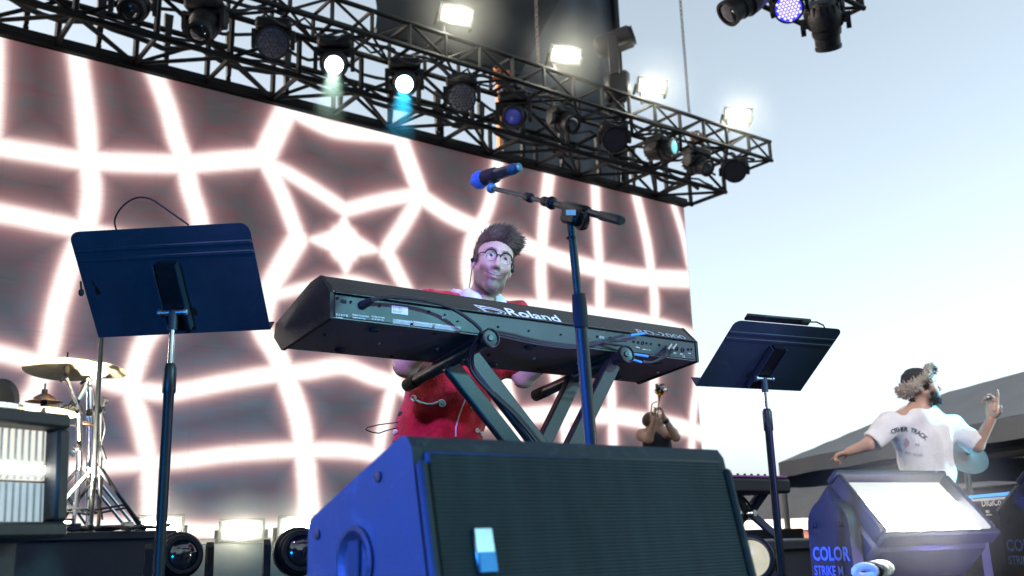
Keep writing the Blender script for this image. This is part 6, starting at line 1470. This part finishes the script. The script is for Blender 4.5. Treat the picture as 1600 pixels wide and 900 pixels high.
field_obj(F, 'body', SKIN, p3, lambda V: h3.skin(V, (.55, .34, .24), (.3, .12, .1), .4, (.05, .035, .03), (.03, .02, .02)))
S3 = Field(lo, hi, .0125); S3.ell(nb3.lerp(pe3, .42), (.185, .155, .22), None, .06); S3.ell(pe3, (.18, .155, .16), None, .06); S3.cone(nb3 + Vector((-.08, 0, -.04)), nb3 + Vector((.08, 0, -.04)), .07, .07, .05)
S3.wrinkle(lambda X, Y, Z: .007 * np.sin(25 * Z + 9 * X) * np.cos(12 * X)); S3.cone(nb3 + Vector((0, -.03, .1)), nb3, .07, .07, .01, 'sub'); S3.cut((0, 0, -1), -(pe3.z - .05)); field_obj(S3, 'tank_top', mat('dark_top', (.018, .018, .026), .8, 0, .2, 30, .3, 80), p3)
T = Field((pe3.x - .4, pe3.y - .4, .48), (pe3.x + .4, pe3.y + .4, pe3.z + .02), .016); T.ell(pe3, (.17, .15, .14), None, .04)
for k in kn3: T.cone(pe3 + (k - pe3) * .2, k, .1, .08, .05).cone(k, (k.x, k.y + .05, .58), .078, .07, .03)
T.cut((0, 0, 1), pe3.z - .02); field_obj(T, 'trousers', mat('indigo_trousers', (.04, .04, .09), .8, 0, .2, 30), p3)
hq = Field(tuple(npv(H3) - .17), tuple(npv(H3) + .17), .008); hq.ell(h3.p(0, -.022, .046), (.0765, .094, .078), h3.R, .01); hq.ell(h3.p(0, .085, .0), (.08, .07, .065), h3.R, .01, 'sub'); hq.ell(h3.p(0, .0, -.08), (.11, .13, .07), h3.R, .01, 'sub')
field_obj(hq, 'hair', HAIR, p3, lambda V: np.tile([.12, .075, .055], (len(V), 1)))
tw_ = thing('wrist_band', 'dark band on the raised wrist of the trumpet player', 'bracelet', wR); MB().lathe([(.036, -.02), (.039, 0), (.036, .02)], wR.lerp(eR, .18), (eR - wR), 16).obj('band', K['tray'], tw_)
tr = thing('trumpet', 'brass trumpet pointed at the sky', 'trumpet', P(1028, 660, D3 - .3)); m0 = P(1026, 663, D3 - .22); b1 = P(1031, 612, D3 - .5); td = (b1 - m0).normalized(); L_ = (b1 - m0).length
MB().lathe([(.011, 0), (.006, .02), (.0055, .08), (.007, .1), (.007, L_ - .17), (.012, L_ - .1), (.022, L_ - .05), (.04, L_ - .015), (.062, L_), (.06, L_), (.036, L_ - .02)], m0, td, 20, True, False).obj('bell', K['gold'], tr)
sd3 = td.cross(CF).normalized(); dw = sd3
MB().path([m0 + td * t_ + dw * o_ for t_, o_ in ((.12, 0), (.14, .05), (.2, .075), (L_ * .62, .075), (L_ * .68, .05), (L_ * .7, .02))], .008, 8).obj('tuning_slide', K['gold'], tr)
for k in range(3):
    q = m0 + td * (L_ * .38 + .03 * k) + dw * .035; MB().lathe([(.012, -.06), (.012, .05), (.004, .052), (.004, .075), (.009, .077), (.009, .081)], q, -CF, 12).obj('valve', K['gold'], tr)
ck_ = thing('bell_ornament', 'red and silver clip ornament on the trumpet bell', 'ornament', b1); rl = random.Random(9)
for k in range(26): MB().box(b1 + td * rl.uniform(.0, .12) + CR * rl.uniform(-.05, .08) - CF * rl.uniform(0, .05), [rl.uniform(.015, .04) for _ in range(3)], Matrix.Rotation(rl.uniform(0, 3), 3, 'X') @ Matrix.Rotation(rl.uniform(0, 3), 3, 'Z'), .004).obj('bead', (K['copper'], K['chrome'], K['black'])[k % 3], ck_)
